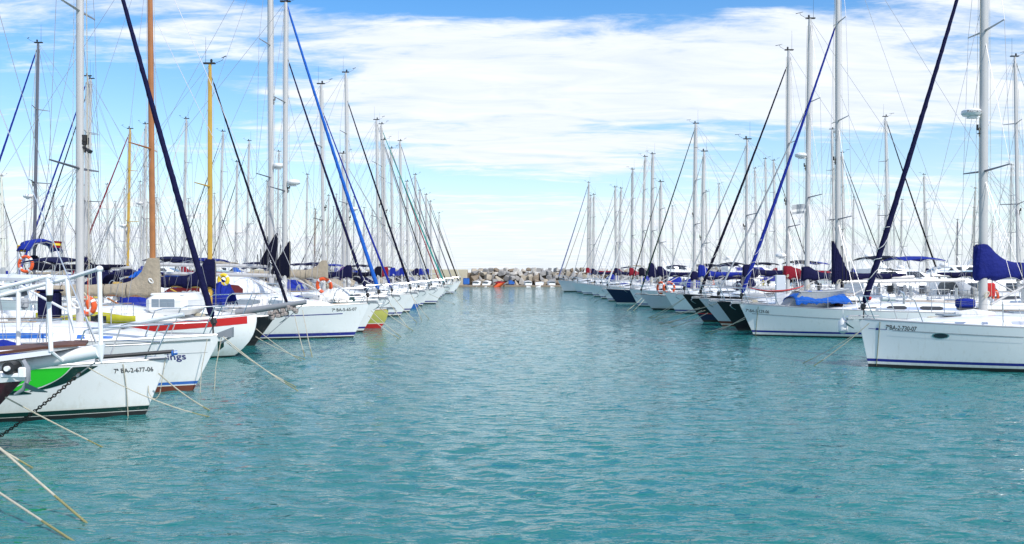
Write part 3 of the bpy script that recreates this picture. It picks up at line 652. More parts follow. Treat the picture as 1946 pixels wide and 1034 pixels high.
for tier, (z, y_, s0) in enumerate(((.75, YB-.2, .72), (1.55, YB+.3, .70), (2.3, YB+.9, .66), (2.9, YB+1.7, .52))):
    x = WX(893, YB)+random.random()*.5
    while x < WX(1420, YB):
        sx = s0*random.uniform(.6, 1.35); sz = s0*random.uniform(.75, 1.05); ci = random.choices(range(4), (5, 3, 3, 2))[0]; pi_ = random.randrange(8)
        x += sx*.82
        if (pi_, ci) not in rmesh:
            me = protos[pi_].copy(); me.materials.append(RK[ci]); rmesh[pi_, ci] = me
        o = bpy.data.objects.new('boulder', rmesh[pi_, ci]); sc.collection.objects.link(o)
        o.location = (x, y_+random.uniform(-.25, .25), z+random.uniform(-.12, .12)); o.scale = (sx, sx*.9, sz); o.rotation_euler = (random.uniform(-.3, .3), random.uniform(-.35, .35), random.uniform(0, 6.28))
        tag(o, '%s angular boulder in the %s tier of the breakwater' % (cname[ci], tname[tier]), 'boulder', '%s boulders of the breakwater, %s tier' % (cname[ci], tname[tier]))
        x += sx*.82
slab('breakwater_core', WX(889, YB), 200, YB+1.2, YB+7, -1, 2.5, RK[3], 'rubble bank behind the boulder face of the breakwater', 'embankment')
# small craft laid up on the quay
def dinghy(px, D, L, label, hm=WHITE, cover=None, z=.30, rz=0, stuffm=None):
    X = WX(px, D); root = thing('dinghy', label, 'dinghy', (X, D, z), rz)
    H = Hull(L, 1.5, .62, .5, .5, .55, fixed=()); m = MB(); rings = []
    H.build(root, [hm, hm], (), GREYC if not cover else cover, nt=12, railm=RUBB if hm is WHITE else hm, nup=4)
    if cover:
        m = MB(); m.loft([[(x_, H.y(x_, .5)*math.cos(a)*1.04, .5+.32*math.sin(a)*(1-abs(x_)/L*1.2)) for a in [math.pi*k/8 for k in range(9)]] for x_ in [L*f for f in (-.48, -.3, -.1, .1, .3, .46)]], closed=False, cap=False); m.build('cover', cover, root)
    else:
        t = MB()
        for f in (-.25, .1): t.box((L*f, 0, .5), (.22, 1.1, .05))
        t.build('thwart', TEAK, root)
    c = MB()
    for f in (-.3, .3): c.box((L*f, 0, -.02+.03), (.12, 1.2, .2))
    c.build('chock', WOOD, root); return root
dinghy(906, YB-2, 2.2, 'small white dinghy nearest the concrete wall, on the quay', rz=R(80), cover=WSAIL)
dinghy(926, YB-2, 2.4, 'white dinghy with canvas cover, left of the red and orange one', rz=R(70), cover=WSAIL)
dinghy(1003, YB-2, 2.4, 'white upturned style dinghy on the quay under the middle boulders', rz=R(95), cover=WSAIL)
dinghy(1026, YB-2, 2.6, 'white open dinghy on the quay, second from the right end', rz=R(75))
dinghy(1047, YB-2, 2.4, 'white dinghy at the right end of the quay beside the moored boats', rz=R(100), cover=GREYC)
dinghy(950, YB-3.2, 2.0, 'orange and red inflatable boat at the edge of the quay', hm=ORANGE, rz=R(20), cover=CRIM, z=.2)
for px, lab, s in ((886, 'bright blue barrel by the end of the concrete wall', 1.1), (970, 'blue crate on the quay in front of the boulders', .7), (975, 'smaller blue crate beside the other on the quay', .5)):
    m = MB(); m.box((0, 0, s/2), (s, s*.8, s), bev=.12); m.box((0, 0, s+.03), (s*1.04, s*.84, .08), bev=.03); o = m.build('blue_crate', MBLUE); o.location = (WX(px, YB-2.6), YB-2.6, .38); tag(o, lab, 'crate')
# pontoons
for x0, x1, y0, y1, lab in ((-20.0, -18.2, 12, 140, 'floating pontoon with grey decking behind the left row of yachts'), (22.6, 24.4, 16, 140, 'floating pontoon with grey decking behind the right row of yachts')):
    m = MB(); 
    for i in range(int((y1-y0)/8)): m.box(((x0+x1)/2, y0+4+8*i, .28), (x1-x0, 7.9, .5), bev=.05)
    o = m.build('pontoon', QUAYM, smooth=False); tag(o, lab, 'pontoon')
# ------------------------------------------------------------------ LEFT, near: classic boat with bowsprit platform
D0 = 11.5
r0 = thing('wooden_boat', 'maroon hulled boat with white tubular bowsprit rails and chain, nearest on the left', 'boat', (WX(58, D0)-4.5, D0, 0))
H0 = Hull(9, 3.0, 1.24, 1.1, 1.1, 1.15); H0.build(r0, [REDAF, REDAF, MAROON], (.12,), TEAK, nt=24, railm=WPNT)
H0.strip(r0, 'bulwark_stripe', WPNT, 0, 4.45, lambda x: H0.sheer(x)-.12, lambda x: H0.sheer(x)+.0, -1)
lx = lambda px, D=D0: WX(px, D)-r0.location.x
def P0(px, py, D=D0): return (lx(px, D), D-D0, WZ(py, D))
m = MB(); m.tube([P0(-190, 735), P0(40, 693), P0(188, 667)], [.10, .10, .095], 14); m.tube([P0(188, 655), P0(193, 690)], [.085, .01], 12); m.build('bowsprit', WPNT, r0)
m = MB(); m.tube([P0(-40, 672, 11.25), P0(96, 664, 11.25)], .026, 6); m.build('platform_edge', WPNT, r0)
m = MB()
A_ = [Vector(P0(-60, 681, 11.2)), Vector(P0(97, 662, 11.2))]; B_ = [Vector(P0(-60, 668, 11.85)), Vector(P0(168, 651, 11.85))]
m.loft([[A_[0], B_[0], B_[0]+Vector((0, 0, .035)), A_[0]+Vector((0, 0, .035))], [A_[1], B_[1]-Vector((.2, 0, 0)), B_[1]+Vector((-.2, 0, .035)), A_[1]+Vector((0, 0, .035))], [Vector(P0(163, 657, 11.5)), B_[1], B_[1]+Vector((0, 0, .035)), Vector(P0(163, 654, 11.5))]]); m.build('platform_boards', WOOD, r0, smooth=False)
m = MB(); m.loft([[Vector(P0(-60, 684, 11.19)), Vector(P0(-60, 684, 11.25)), Vector(P0(-60, 695, 11.25)), Vector(P0(-60, 695, 11.19))], [Vector(P0(97, 665, 11.19)), Vector(P0(97, 665, 11.25)), Vector(P0(97, 674, 11.25)), Vector(P0(97, 674, 11.19))]]); m.build('platform_side_plate', WPNT, r0, smooth=False)
DA, DB = 11.2, 11.8
m = MB(); m.tube([P0(-120, 577, DA), P0(92, 525, DA)], .027, 8); m.ell(P0(93, 526, DA), (.035, .035, .035), 8, 5); m.build('handrail', WPNT, r0)
m = MB(); m.tube([P0(-120, 594, DB), P0(35, 553, DB), P0(137, 527, DB), P0(188, 511, D0)], .028, 8); m.ell(P0(189, 511), (.05, .05, .045), 10, 6); m.build('handrail', WPNT, r0)
for a, b in ((P0(91, 527, DA), P0(97, 668, DA)), (P0(35, 553, DB), P0(35, 668, DB)), (P0(127, 528, DB), P0(138, 656, DB)), (P0(189, 512), P0(192, 668))): MB().tube([a, b], .030, 8).build('rail_post', WPNT, r0)
MB().tube([P0(97, 668, DA), P0(119, 686, 11.4)], .02, 6).build('strut', WPNT, r0)
m = MB(); c0 = Vector(P0(94, 552, 11.12)); m.tube([c0+Vector((0, 0, .10)), c0+Vector((0, 0, .08)), c0-Vector((0, 0, .06)), c0-Vector((0, 0, .07))], [.03, .045, .042, .03], 12); m.build('navigation_light', WPNT, r0)
m = MB(); m.tube([c0-Vector((0, 0, .07)), c0-Vector((0, 0, .15))], [.042, .030], 10); m.build('navigation_light_lens', RUBB, r0)
m = MB(); c = P0(22, 699, 11.1); m.tube([(c[0], c[1]-.08, c[2]), (c[0], c[1]+.10, c[2])], .085, 16); m.build('windlass_drum', RUBB, r0)
m = MB(); m.tube([(c[0], c[1]-.12, c[2]), (c[0], c[1]-.07, c[2])], .035, 12); m.box((c[0]+.0, c[1]+.02, c[2]-.10), (.26, .14, .06), bev=.015); m.box((c[0]+.16, c[1], c[2]-.06), (.10, .12, .14), bev=.015); m.build('windlass_body', WPNT, r0)
m = MB(); q = [P0(44, 685, 11.1), P0(53, 700, 11.1), P0(53, 722, 11.1), P0(44, 740, 11.1), P0(28, 750, 11.1)]; m.tube(q, [.03, .035, .033, .028, .018], 8)
m.loft([[P0(48, 727, 11.0), P0(52, 733, 11.2), P0(46, 737, 11.1)], [P0(72, 738, 11.0), P0(73, 741, 11.2), P0(66, 745, 11.1)], [P0(90, 744, 11.1), P0(91, 745, 11.1), P0(90, 746, 11.1)]]); m.build('anchor', GALV, r0)
m = MB(); pts = sag(P0(150, 711), (lx(-25, 12.9), 1.1, -.1), .06, 60); L0_ = 0
P_ = []; tot_ = sum((pts[i+1]-pts[i]).length for i in range(60)); step = .062; dist = 0; i = 0; pos = pts[0].copy(); k = 0
acc = [0]; 
for i in range(60): acc.append(acc[-1]+(pts[i+1]-pts[i]).length)
s_ = 0
while s_ < acc[-1]:
    i = max(j for j in range(60) if acc[j] <= s_); p = pts[i].lerp(pts[i+1], (s_-acc[i])/(acc[i+1]-acc[i])); t = (pts[i+1]-pts[i]).normalized()
    side = t.cross(Vector((0, 1, 0))).normalized(); ax = side if k % 2 else Vector((0, 1, .2)).normalized(); ax = (ax-t*ax.dot(t)).normalized(); b = ax.cross(t)
    ring = []
    for g in range(12):
        a = 2*math.pi*g/12; cc_ = p+t*math.cos(a)*.036+b*math.sin(a)*.020; dd = (t*math.cos(a)+b*math.sin(a)).normalized()
        ring.append([cc_+(dd*math.cos(w1)+ax*math.sin(w1))*.0085 for w1 in [2*math.pi*h/6 for h in range(6)]])
    m.loft(ring+[ring[0]], cap=False); s_ += step; k += 1
m.build('anchor_chain', RUST, r0)
m = MB(); m.tube([P0(186, 685), P0(150, 711)], .009, 6); m.tube([P0(150, 711), P0(146, 716)], .02, 6); m.torus(P0(186, 684), .03, .010, (0, 1, 0), 12, 6); m.build('chain_snubber', GALV, r0)
m = MB(); m.tube([P0(182, 652), P0(110, 480)], .009, 5); m.tube([P0(110, 480), P0(30, 285), P0(-80, 10)], .007, 5); m.tube([P0(183, 652), P0(163, 602)], .013, 6); m.build('bobstay_and_forestay', STEEL, r0)
mooring((WX(10, 11.4), 11.4, WZ(755, 11.4)), wl(195, 850), 'cream mooring rope from the maroon boat crossing its chain', .011, .01)
mooring((WX(-140, 10.1), 10.1, WZ(728, 10.1)), wl(160, 990), 'thick cream mooring rope slanting to the water at the bottom left', .013, .01)
mooring((WX(-140, 10.1), 10.1, WZ(842, 10.1)), wl(134, 1025), 'weedy mooring rope lowest in the bottom left corner', .012, .01)
mooring((WX(-90, 11), 11.0, WZ(793, 11)), wl(60, 888), 'short algae covered rope just left of the chain in the water', .012, .02)
# ------------------------------------------------------------------ LEFT, near yachts
r1, H1, _, _ = yacht('white yacht with bright green swoosh and registration 7a BA-2-677-06 on the left', 320, 15.4, 1, L=10.5, B=3.3, fb=1.0, fm=.93, rake=.42, near=1, top=-560, mx=1.6, mr=.08,
    bounds=(.075, .085, .165, .18, .19), cols=[ANTIF, ANTIF, WHITE, DGREEN, WHITE, CREAM, WHITE], roofh=.30, rooff=.9, wins=((.2, .55), (.6, .82)), winm=GREYGL, stay=None, hood=NAVY, boomc=NAVY, back=True, light=False, anch=False, bhump=.5)
xl = lambda px, D, r, d: (WX(px, D)-r.location.x)*d
Dn = 14.6
def c1(px): return xl(px, 15.0, r1, 1)
def bez(p, q, r_, n=14): return [((1-t)**2*p[0]+2*t*(1-t)*q[0]+t*t*r_[0], (1-t)**2*p[1]+2*t*(1-t)*q[1]+t*t*r_[1]) for t in [i/n for i in range(n+1)]]
def swoosh(top_, bot_, m_, name, off):
    m = MB(); A = []
    for (a, b) in zip(top_, bot_):
        row = []
        for k in range(7):
            px = a[0]+(b[0]-a[0])*k/6; py = a[1]+(b[1]-a[1])*k/6; D = 14.9-.0012*(300-px); x = c1(px); z = WZ(py, D)
            t = min(1, max(0, H1.t_of(x, z))); row.append((x, -(H1.half(t, z)+off), min(z, H1.sheer(x)-.03)))
        A.append(row)
    m.loft(A, closed=False, cap=False); m.build(name, m_, r1)
swoosh(bez((-30, 745), (60, 690), (100, 696)), bez((-30, 760), (30, 735), (60, 697)), DGREEN, 'hull_graphic', .004)
swoosh(bez((14, 748), (60, 722), (100, 696)), bez((16, 749), (128, 742), (157, 695)), GREEN, 'hull_graphic', .006)
swoosh(bez((88, 741), (135, 728), (160, 695)), bez((88, 742), (150, 735), (198, 694)), DGREEN, 'hull_graphic', .0055)
swoosh(bez((50, 746), (60, 733), (90, 745)), bez((50, 747), (70, 748), (90, 746)), DGREEN, 'hull_graphic', .0085)
for a_, b_ in (((60, 722), (80, 713)), ((68, 731), (95, 719))): swoosh([a_, b_], [(a_[0], a_[1]+2.2), (b_[0], b_[1]+.3)], WHITE, 'hull_graphic', .009)
H1.text(r1, '7ª BA-2-677-06', c1(219), .80, .115, -1, TXT, width=.555, slope=False)
m = MB(); m.tube([(c1(190), -.55, .99+.10), (c1(318), -.12, 1.16)], .035, 8); m.build('spinnaker_pole', RUBB, r1)
m = MB(); m.tube([(c1(312), -.10, 1.12), (c1(322), -.05, 1.13)], .042, 8); m.torus((c1(316), -.12, 1.13), .05, .014, (1, .2, 0), 12, 5); m.build('rope_lashing', MBLUE, r1)
m = MB(); xr = xl(179, 13.95, r1, 1); m.tube([(xr, -H1.y(xr, .9)-.03, .96), (xr, -H1.y(xr, .5)-.03, .5), (xr-.02, -H1.y(xr, .1)-.03, -.15)], .009, 6); o = m.build('hanging_rope', ROPE, r1)
m = MB(); m.tube(sag((5.22, -.05, 1.05), (5.13, -.08, .40), .0)+sag((5.13, -.08, .40), (4.93, -.10, .42), .12)+[(4.90, -.06, .62)], .008, 5); m.build('looped_rope', ROPE, r1)
mooring((WX(306, 15.2), 15.1, .78), wl(401, 781), 'cream mooring rope from the bow of the green striped yacht', .012, .05)
mooring((WX(188, 14.4), 14.0, 1.02), wl(402, 793), 'long thin rope passing under the registration of the green striped yacht', .010, .10)

r2, H2, mx2, mo2 = yacht('white yacht with navy lettering and blue and red waterline bands, second on the left', 421, 18.6, 1, L=11.5, B=3.6, fb=1.2, fm=1.1, rake=.62, near=1, mpx=152, ztop=13.0, mr=.093, mm=WMAST,
    bounds=(.04, .11, .135, .20), cols=[REDAF, REDAF, REDAF, WHITE, MBLUE, WHITE], stay=NAVY, sr=.10, staytop=.93, staybx=5.55, lash=False, boomc=None, roofh=.36, rstripe=MBLUE, wins=((.05, .16),), winm=GLASS, spr=(.30, .60), boomz=2.45, boomm=LGREY, sweep=.1, rooff=1.9, anch=False, staydz=-.05, lean=.0)
for zz in (1.22,): H2.strip(r2, 'rubbing_strake', ALU, -3, 5.55, lambda x: H2.sheer(x)-.10, lambda x: H2.sheer(x)-.06, -1, off=.015)
c2 = lambda px: xl(px, 18.3, r2, 1)
H2.text(r2, 'ings', c2(323), WZ(684, 18.2), .21, -1, NTXT, name='boat_name', width=.34, slope=False)
H2.strip(r2, 'pin_stripe', GREYC, c2(320), c2(388), lambda x: WZ(673, 18.2), lambda x: WZ(672, 18.2), -1)
H2.strip(r2, 'bow_patch', DGREEN, c2(405), c2(417), lambda x: H2.fb-.36+(x-c2(405))*.8, lambda x: H2.fb-.13, -1, n=5)
m = MB(); m.tube([(c2(130), -.9, WZ(645, 17.6)), (c2(365), -.75, WZ(597, 18))], .045, 8); m.build('spinnaker_pole', LGREY, r2)
steaming_light(mo2, mx2-.06, WZ(268, 18.6), 1.7)
m = MB(); m.tube([(5.72, -.0, 1.02), (6.0, 0, 1.2)], .025, 6); m.loft([[(5.55, -.05, 1.17), (5.55, .05, 1.17), (5.55, .05, 1.21), (5.55, -.05, 1.21)], [(6.0, -.07, 1.16), (6.0, .07, 1.16), (6.0, .07, 1.38), (6.0, -.07, 1.38)]]); m.build('bow_fitting', GALV, r2)
for a, b, lab in (((424, 640), (565, 742), 'outer cream mooring rope from the bow of the lettered yacht'), ((430, 650), (560, 734), 'inner cream mooring rope from the bow of the lettered yacht')):
    mooring((WX(a[0], 18.5), 18.5, WZ(a[1], 18.5)), wl(*b), lab, .011, .06)
for px, y1, lab in ((386, 755, 'thin rope hanging down the bow of the lettered yacht'), (413, 738, 'thin short line hanging ahead of the lettered yacht bow')):
    m = MB(); D_ = 18.2 if px < 400 else 18.6; m.tube([(WX(px+8, D_), D_, 1.15), (WX(px, D_), D_-.1, .5), (WX(px-3, D_), D_-.1, -.1)], .009, 5); o = m.build('hanging_rope', ROPE); tag(o, lab, 'rope')

r3, H3, mx3, mo3 = yacht('white round bowed yacht with red sheer stripe, orange mast and grey bowsprit', 488, 25.8, 1, L=10.5, B=3.5, fb=1.30, fm=1.0, rake=.75, pw=2.6, near=1, mpx=291, ztop=12.6, mr=.10, mm=ORM,
    bounds=(.05,), cols=[ANTIF, ANTIF, WHITE], boomc=BEIGE, bhump=.8, bthick=.30, bl=3.6, roofh=.5, winm=GREYGL, wins=((.1, .3), (.36, .56)), spr=(.44,), boomz=1.9, light=False, lean=.010, rooff=1.2, anch=False, full=1.25)
H3.strip(r3, 'sheer_stripe', RED, -1.4, 5.02, lambda x: H3.sheer(x)-.05-.20*min(1, max(0, (x+1.4)/4)), lambda x: H3.sheer(x)-.02, -1, n=26)
c3 = lambda px: xl(px, 25.4, r3, 1)
m = MB(); m.tube([(c3(440), 0, 1.36), (c3(486), 0, 1.46), (c3(576), 0, WZ(574, 25.8))], [.10, .10, .07], 10); m.build('bowsprit', mat('grey_bowsprit', (.22, .23, .25), .5), r3)
m = MB(); m.tube([(c3(574), 0, WZ(575, 25.8)), (c3(498), 0, WZ(640, 25.8))], .012, 5); m.tube([(c3(574), 0, WZ(572, 25.8)), (c3(291)-.1, 0, 12.3)], .009, 5); m.tube([(c3(552), 0, WZ(575, 25.8)), (c3(291)-.08, 0, 10.3)], .008, 5); m.build('bowsprit_stays', WIRE, r3)
m = MB()
for i in range(34):
    f = i/33; px = 505+52*f; x = c3(px); m.box((x+random.uniform(-.04, .04), random.uniform(-.1, .1), WZ(600-14*f+random.uniform(-6, 7), 25.6)), (.10, .10, .12), rz=random.random()*3, bev=.02)
m.build('bundled_netting', mat('grey_brown_netting', (.33, .29, .27), .9, var=.5, scale=20, bump=.8, bscale=40), r3)
m = MB(); m.loft([[(c3(px), -1.62+.02*math.sin(px), z_) for z_ in (WZ(617, 24), WZ(607, 24), WZ(597+ (4*math.sin(px*.05)), 24))] for px in range(112, 300, 9)], closed=False, cap=False); o = m.build('weather_cloth', YELLC, r3); o.modifiers.new('Thickness', 'SOLIDIFY').thickness = .012
m = MB(); m.torus((c3(225), -1.66, WZ(607, 24)), .10, .03, (0, 1, 0), 14, 6); m.build('porthole_ring', RUBB, r3)
m = MB(); m.loft([[(c3(px), -1.655, WZ(614, 24)), (c3(px), -1.655, WZ(601, 24))] for px in (212, 240)], closed=False, cap=False); m.build('cloth_opening', GLASS, r3)
m = MB(); m.box((c3(325), 0, 1.62), (1.25, 1.7, .62), bev=.16); m.box((c3(325), 0, 1.93), (1.0, 1.5, .08), bev=.04); o = m.build('deckhouse', WHITE, r3)
for x_ in (c3(307), c3(322), c3(336)):
    MB().box((x_, -.852, 1.68), (.22, .012, .24), bev=.004).build('window', GREYGL, o)
for a, b, lab in (((487, 625), (572, 685), 'upper thin mooring rope from the red striped yacht'), ((486, 640), (577, 682), 'lower thin mooring rope from the red striped yacht')):
    mooring((WX(a[0], 25.6), 25.6, WZ(a[1], 25.6)), wl(*b), lab, .010, .05)
ring_buoy((WX(202, 24.5), 23.4, WZ(582, 23.4)), (.2, 1, 0), 'orange life ring on the rail beside the beige boom cover', .22)
fender((WX(167, 22), 22, WZ(575, 22)), 'orange float hanging beside the big white mast', ORANGE, .28, .06)

r4, H4, _, mo4 = yacht('black hulled small yacht with yellow varnished mast, behind the red striped boat', 524, 29.8, 1, L=9.0, B=3.0, fb=1.05, rake=.75, hullc=BLACKH, cols=[ANTIF, ANTIF, BLACKH], bounds=(.1,), mpx=399, top=122, mr=.095, mm=YEM,
    stay=DNAVY, sr=.075, staytop=.985, staybx=4.9, boomc=NAVY, bhump=.6, bthick=.32, boomz=2.1, spr=(.5,), hood=ROYAL, light=False, lean=.0, roofh=.45)
r5, H5, mx5, mo5 = yacht('large white yacht with navy waterline band and faint registration at its bow', 703, 33.5, 1, L=12.5, B=3.9, fb=1.34, fm=1.2, rake=.66, near=1, mpx=541, top=4, mr=.11,
    stay=NAVY, sr=.085, staytop=.84, radarz=WZ(352, 33.5), boomc=DNAVY, bkind='tri', bhump=1.6, spr=(.36, .66), hood=None, roofh=.45, winm=GREYGL, bounds=(.06, .10, .22), cols=[ANTIF, ANTIF, WHITE, BLUEP, WHITE], deckm=TEAK, lean=-.004, lash=True)
c5 = lambda px: xl(px, 32.9, r5, 1)
H5.text(r5, '7ª BA-5-65-07', c5(632), WZ(592, 32.9), .17, -1, TXT, width=.88)
H5.strip(r5, 'cove_line', BLUEP, c5(520), c5(650), lambda x: H5.sheer(x)-.36, lambda x: H5.sheer(x)-.325, -1)
r6, *_ = yacht('big white yacht with bright blue furled headsail beside the tallest left mast', 724, 36.4, 1, L=13.5, B=4.0, fb=1.4, rake=.8, near=1, mpx=516, ztop=17.2, mr=.135, stay=AZURE, sr=.12, staytop=.96, radarz=WZ(320, 36.4), boomc=DNAVY, bkind='tri', bhump=1.7, spr=(.30, .68), roofh=1.25, boomz=2.85, winm=BURG, wins=((.04, .3), (.34, .62)), rooflen=.42, rooff=1.3, lean=.004)
m = MB()
rf, Hf, *_ = yacht('low olive and red wooden fishing boat between the white yachts', 738, 39.2, 1, L=7.0, B=2.5, fb=.85, rake=.35, pw=2, hullc=OLIVE, cols=[REDAF, RED, CREAM, OLIVE], bounds=(.20, .24), ztop=None, roofh=.5, name='fishing_boat', wins=((.2, .7),), rail=False, railm=TEAK, cat='fishing boat')
yb = [  # left front row, from near to far: label, tip px, D, mast px, mast top y, stay, cover, hull...
 ('white yacht with royal blue furled headsail, first beyond the fishing boat', 748, 44, 616, 160, dict(stay=ROYAL, sr=.085, boomc=BEIGE, bhump=.5, bthick=.35, spr=(.35, .7), staytop=.9, L=11.5, B=3.7)),
 ('white yacht with navy waterline whose stem stands clear past the fishing boat', 783, 49.5, 663, 138, dict(stay=DNAVY, sr=.10, boomc=NAVY, spr=(.40, .72), staytop=.9, L=12, B=3.8, radarz=6.2, near=1)),
 ('white yacht with thin grey furled headsail and purple cover, left row', 798, 54.5, 655, 292, dict(stay=GREYC, sr=.06, boomc=PURP, L=9.5, B=3.2, rake=.7, spr=(.5,))),
 ('white yacht with bright blue boot top and orange float up its mast', 818, 60, 720, 228, dict(stay=GREYC, sr=.075, boomc=DNAVY, L=11.5, B=3.8, cols=[MBLUE, MBLUE, MBLUE, WHITE], bounds=(.1, .34), rake=1.0, near=1)),
 ('white yacht with black and white furled headsail and crimson cover, left row', 822, 64.5, 733, 266, dict(stay=BLKC, sr=.07, boomc=CRIM, L=10.5, rake=.8)),
 ('white yacht with teal green furled headsail down its forestay', 846, 69, 729, 236, dict(stay=TEALC, sr=.09, boomc=NAVY, L=12, staytop=.99, rake=.8)),
 ('white yacht with red furled headsail in the left row', 838, 73, 747, 282, dict(stay=CRIM, sr=.07, boomc=ROYAL, L=10.5)),
 ('white yacht with red boot lines and tall white mast, left row', 845, 78, 764, 268, dict(stay=DMAST, sr=.09, boomc=ROYAL, L=12, cols=[ANTIF, ANTIF, WHITE, RED, WHITE], bounds=(.12, .3, .42))),
 ('white yacht with dark grey sail and black radar ball, left row', 850, 83.5, 776, 345, dict(stay=BLKC, sr=.07, boomc=None, L=10)),
 ('pale yacht with long tan rubbing strake and dark stay, far left row', 862, 88.5, 792, 332, dict(stay=DMAST, sr=.09, boomc=NAVY, L=11.5, railm=TEAK, rake=1.3)),
 ('white yacht with plain wire forestay before the far left group', 856, 95, 800, 362, dict(stay=None, L=10, boomc=ROYAL)),
 ('far left yacht with black spiral furled headsail', 872, 101, 812, 370, dict(stay=BLKC, sr=.08, boomc=ROYAL, L=11)),
 ('far left yacht with two dark stays near the concrete wall', 872, 109, 820, 383, dict(stay=BLKC, sr=.08, boomc=None, L=11)),
 ('white yacht last in the left row, its bow nearest the wall', 876, 118, 836, 405, dict(stay=WSAIL, sr=.05, boomc=None, L=9.5, mr=.06)),
]
YG = {}
for lab, tp_, D, mp_, ty, kw in yb:
    k = dict(L=11, B=3.5, fb=1.3, rake=.7, mr=.10 if D < 70 else .11, lean=.014, hood=random.choice((NAVY, ROYAL, DNAVY, BEIGE))); k.update(kw); YG[D] = yacht(lab, tp_, D, 1, mpx=mp_, top=ty, **k)
for lab, D, a, b in (('first', 33.5, (640, 655), (655, 720)), ):
    pass
lines = [((575, 590), (575, 686), 29.8), ((560, 600), (568, 683), 29.8), ((705, 590), (762, 640), 33.5), ((700, 600), (757, 643), 33.5), ((722, 585), (735, 628), 36.4), ((740, 575), (778, 625), 39.2), ((748, 565), (765, 613), 44), ((782, 562), (783, 606), 49.5), ((783, 562), (776, 622), 49.5), ((815, 558), (826, 578), 60), ((846, 552), (860, 571), 69), ((848, 552), (862, 565), 78)]
for i, (a, b, D) in enumerate(lines):
    p = Vector((WX(a[0], D), D, WZ(a[1], D))); q = wl(*b); q.y = max(q.y, D-4); 
    if q.x < p.x+.6: q.x = p.x+1.3
    mooring(p, q, 'thin cream mooring rope slanting into the water from a left row bow', .012+D*.00008, .05, 'mooring ropes of the left row')
# ------------------------------------------------------------------ LEFT, back rows (bows point away from the channel)
def backboat(lab, px, ty, D, d, ahead=4.1, **kw):
    k = dict(L=11.5, B=3.6, fb=1.35, rake=.7, mr=.10, lean=.016, bounds=(.08, .16, .24), hood=random.choice((NAVY, ROYAL, DNAVY, GREYC, None))); k.update(kw)
    X = WX(px, D)+d*ahead; return yacht(lab, None, D, d, tipx=X, mpx=px, top=ty, **k)
q = backboat('white yacht with dark mast, blue bimini hoop and stern flags, back row far left', 64, 82, 42.5, -1, mm=DMAST, stay=ROYAL, sr=.10, boomc=DNAVY, radarz=WZ(377, 42.5), hood=NAVY, L=13, roofh=.8, lean=-.0+.018, spr=(.43, .73))
rb, Hb = q[0], q[1]
m = MB(); zq = Hb.fs+.5; xq = -(WX(78, 42)-rb.location.x); ar = [(xq-.0, -1.5, zq), (xq, -1.5, zq+1.9), (xq, -1.1, zq+2.3), (xq, 0, zq+2.45), (xq, 1.1, zq+2.3), (xq, 1.5, zq+1.9), (xq, 1.5, zq)]; m.tube(ar, .03, 6); m.tube([(p_[0]+.55, p_[1], p_[2]) for p_ in ar], .03, 6); m.build('arch_frame', STEEL, rb)
m = MB(); m.loft([[(xq+.6*f, p_[1]*1.02, p_[2]+.04+.1*math.sin(f*3.1)) for p_ in ar[1:-1]] for f in (0, .33, .66, 1)], closed=False, cap=False); o = m.build('bimini', ROYAL, rb); o.modifiers.new('Thickness', 'SOLIDIFY').thickness = .05
ring_buoy((WX(67, 41), 40.2, WZ(502, 40.2)), (.2, 1, 0), 'orange and white life ring under the blue bimini at left', .36)
for px, py, cc_, lab in ((28, 478, ('red', 'yellow')*4, 'striped'), (96, 470, ('red', 'yellow', 'red'), '')):
    x_ = -(WX(px, 41)-rb.location.x); z_ = WZ(py, 41); m = MB(); m.tube([(x_, 1.3, Hb.fs), (x_, 1.3, z_+.35)], .018, 5); po = m.build('flagstaff', STEEL, rb); flag(po, x_, 1.3, z_, .5, .32, cc_)
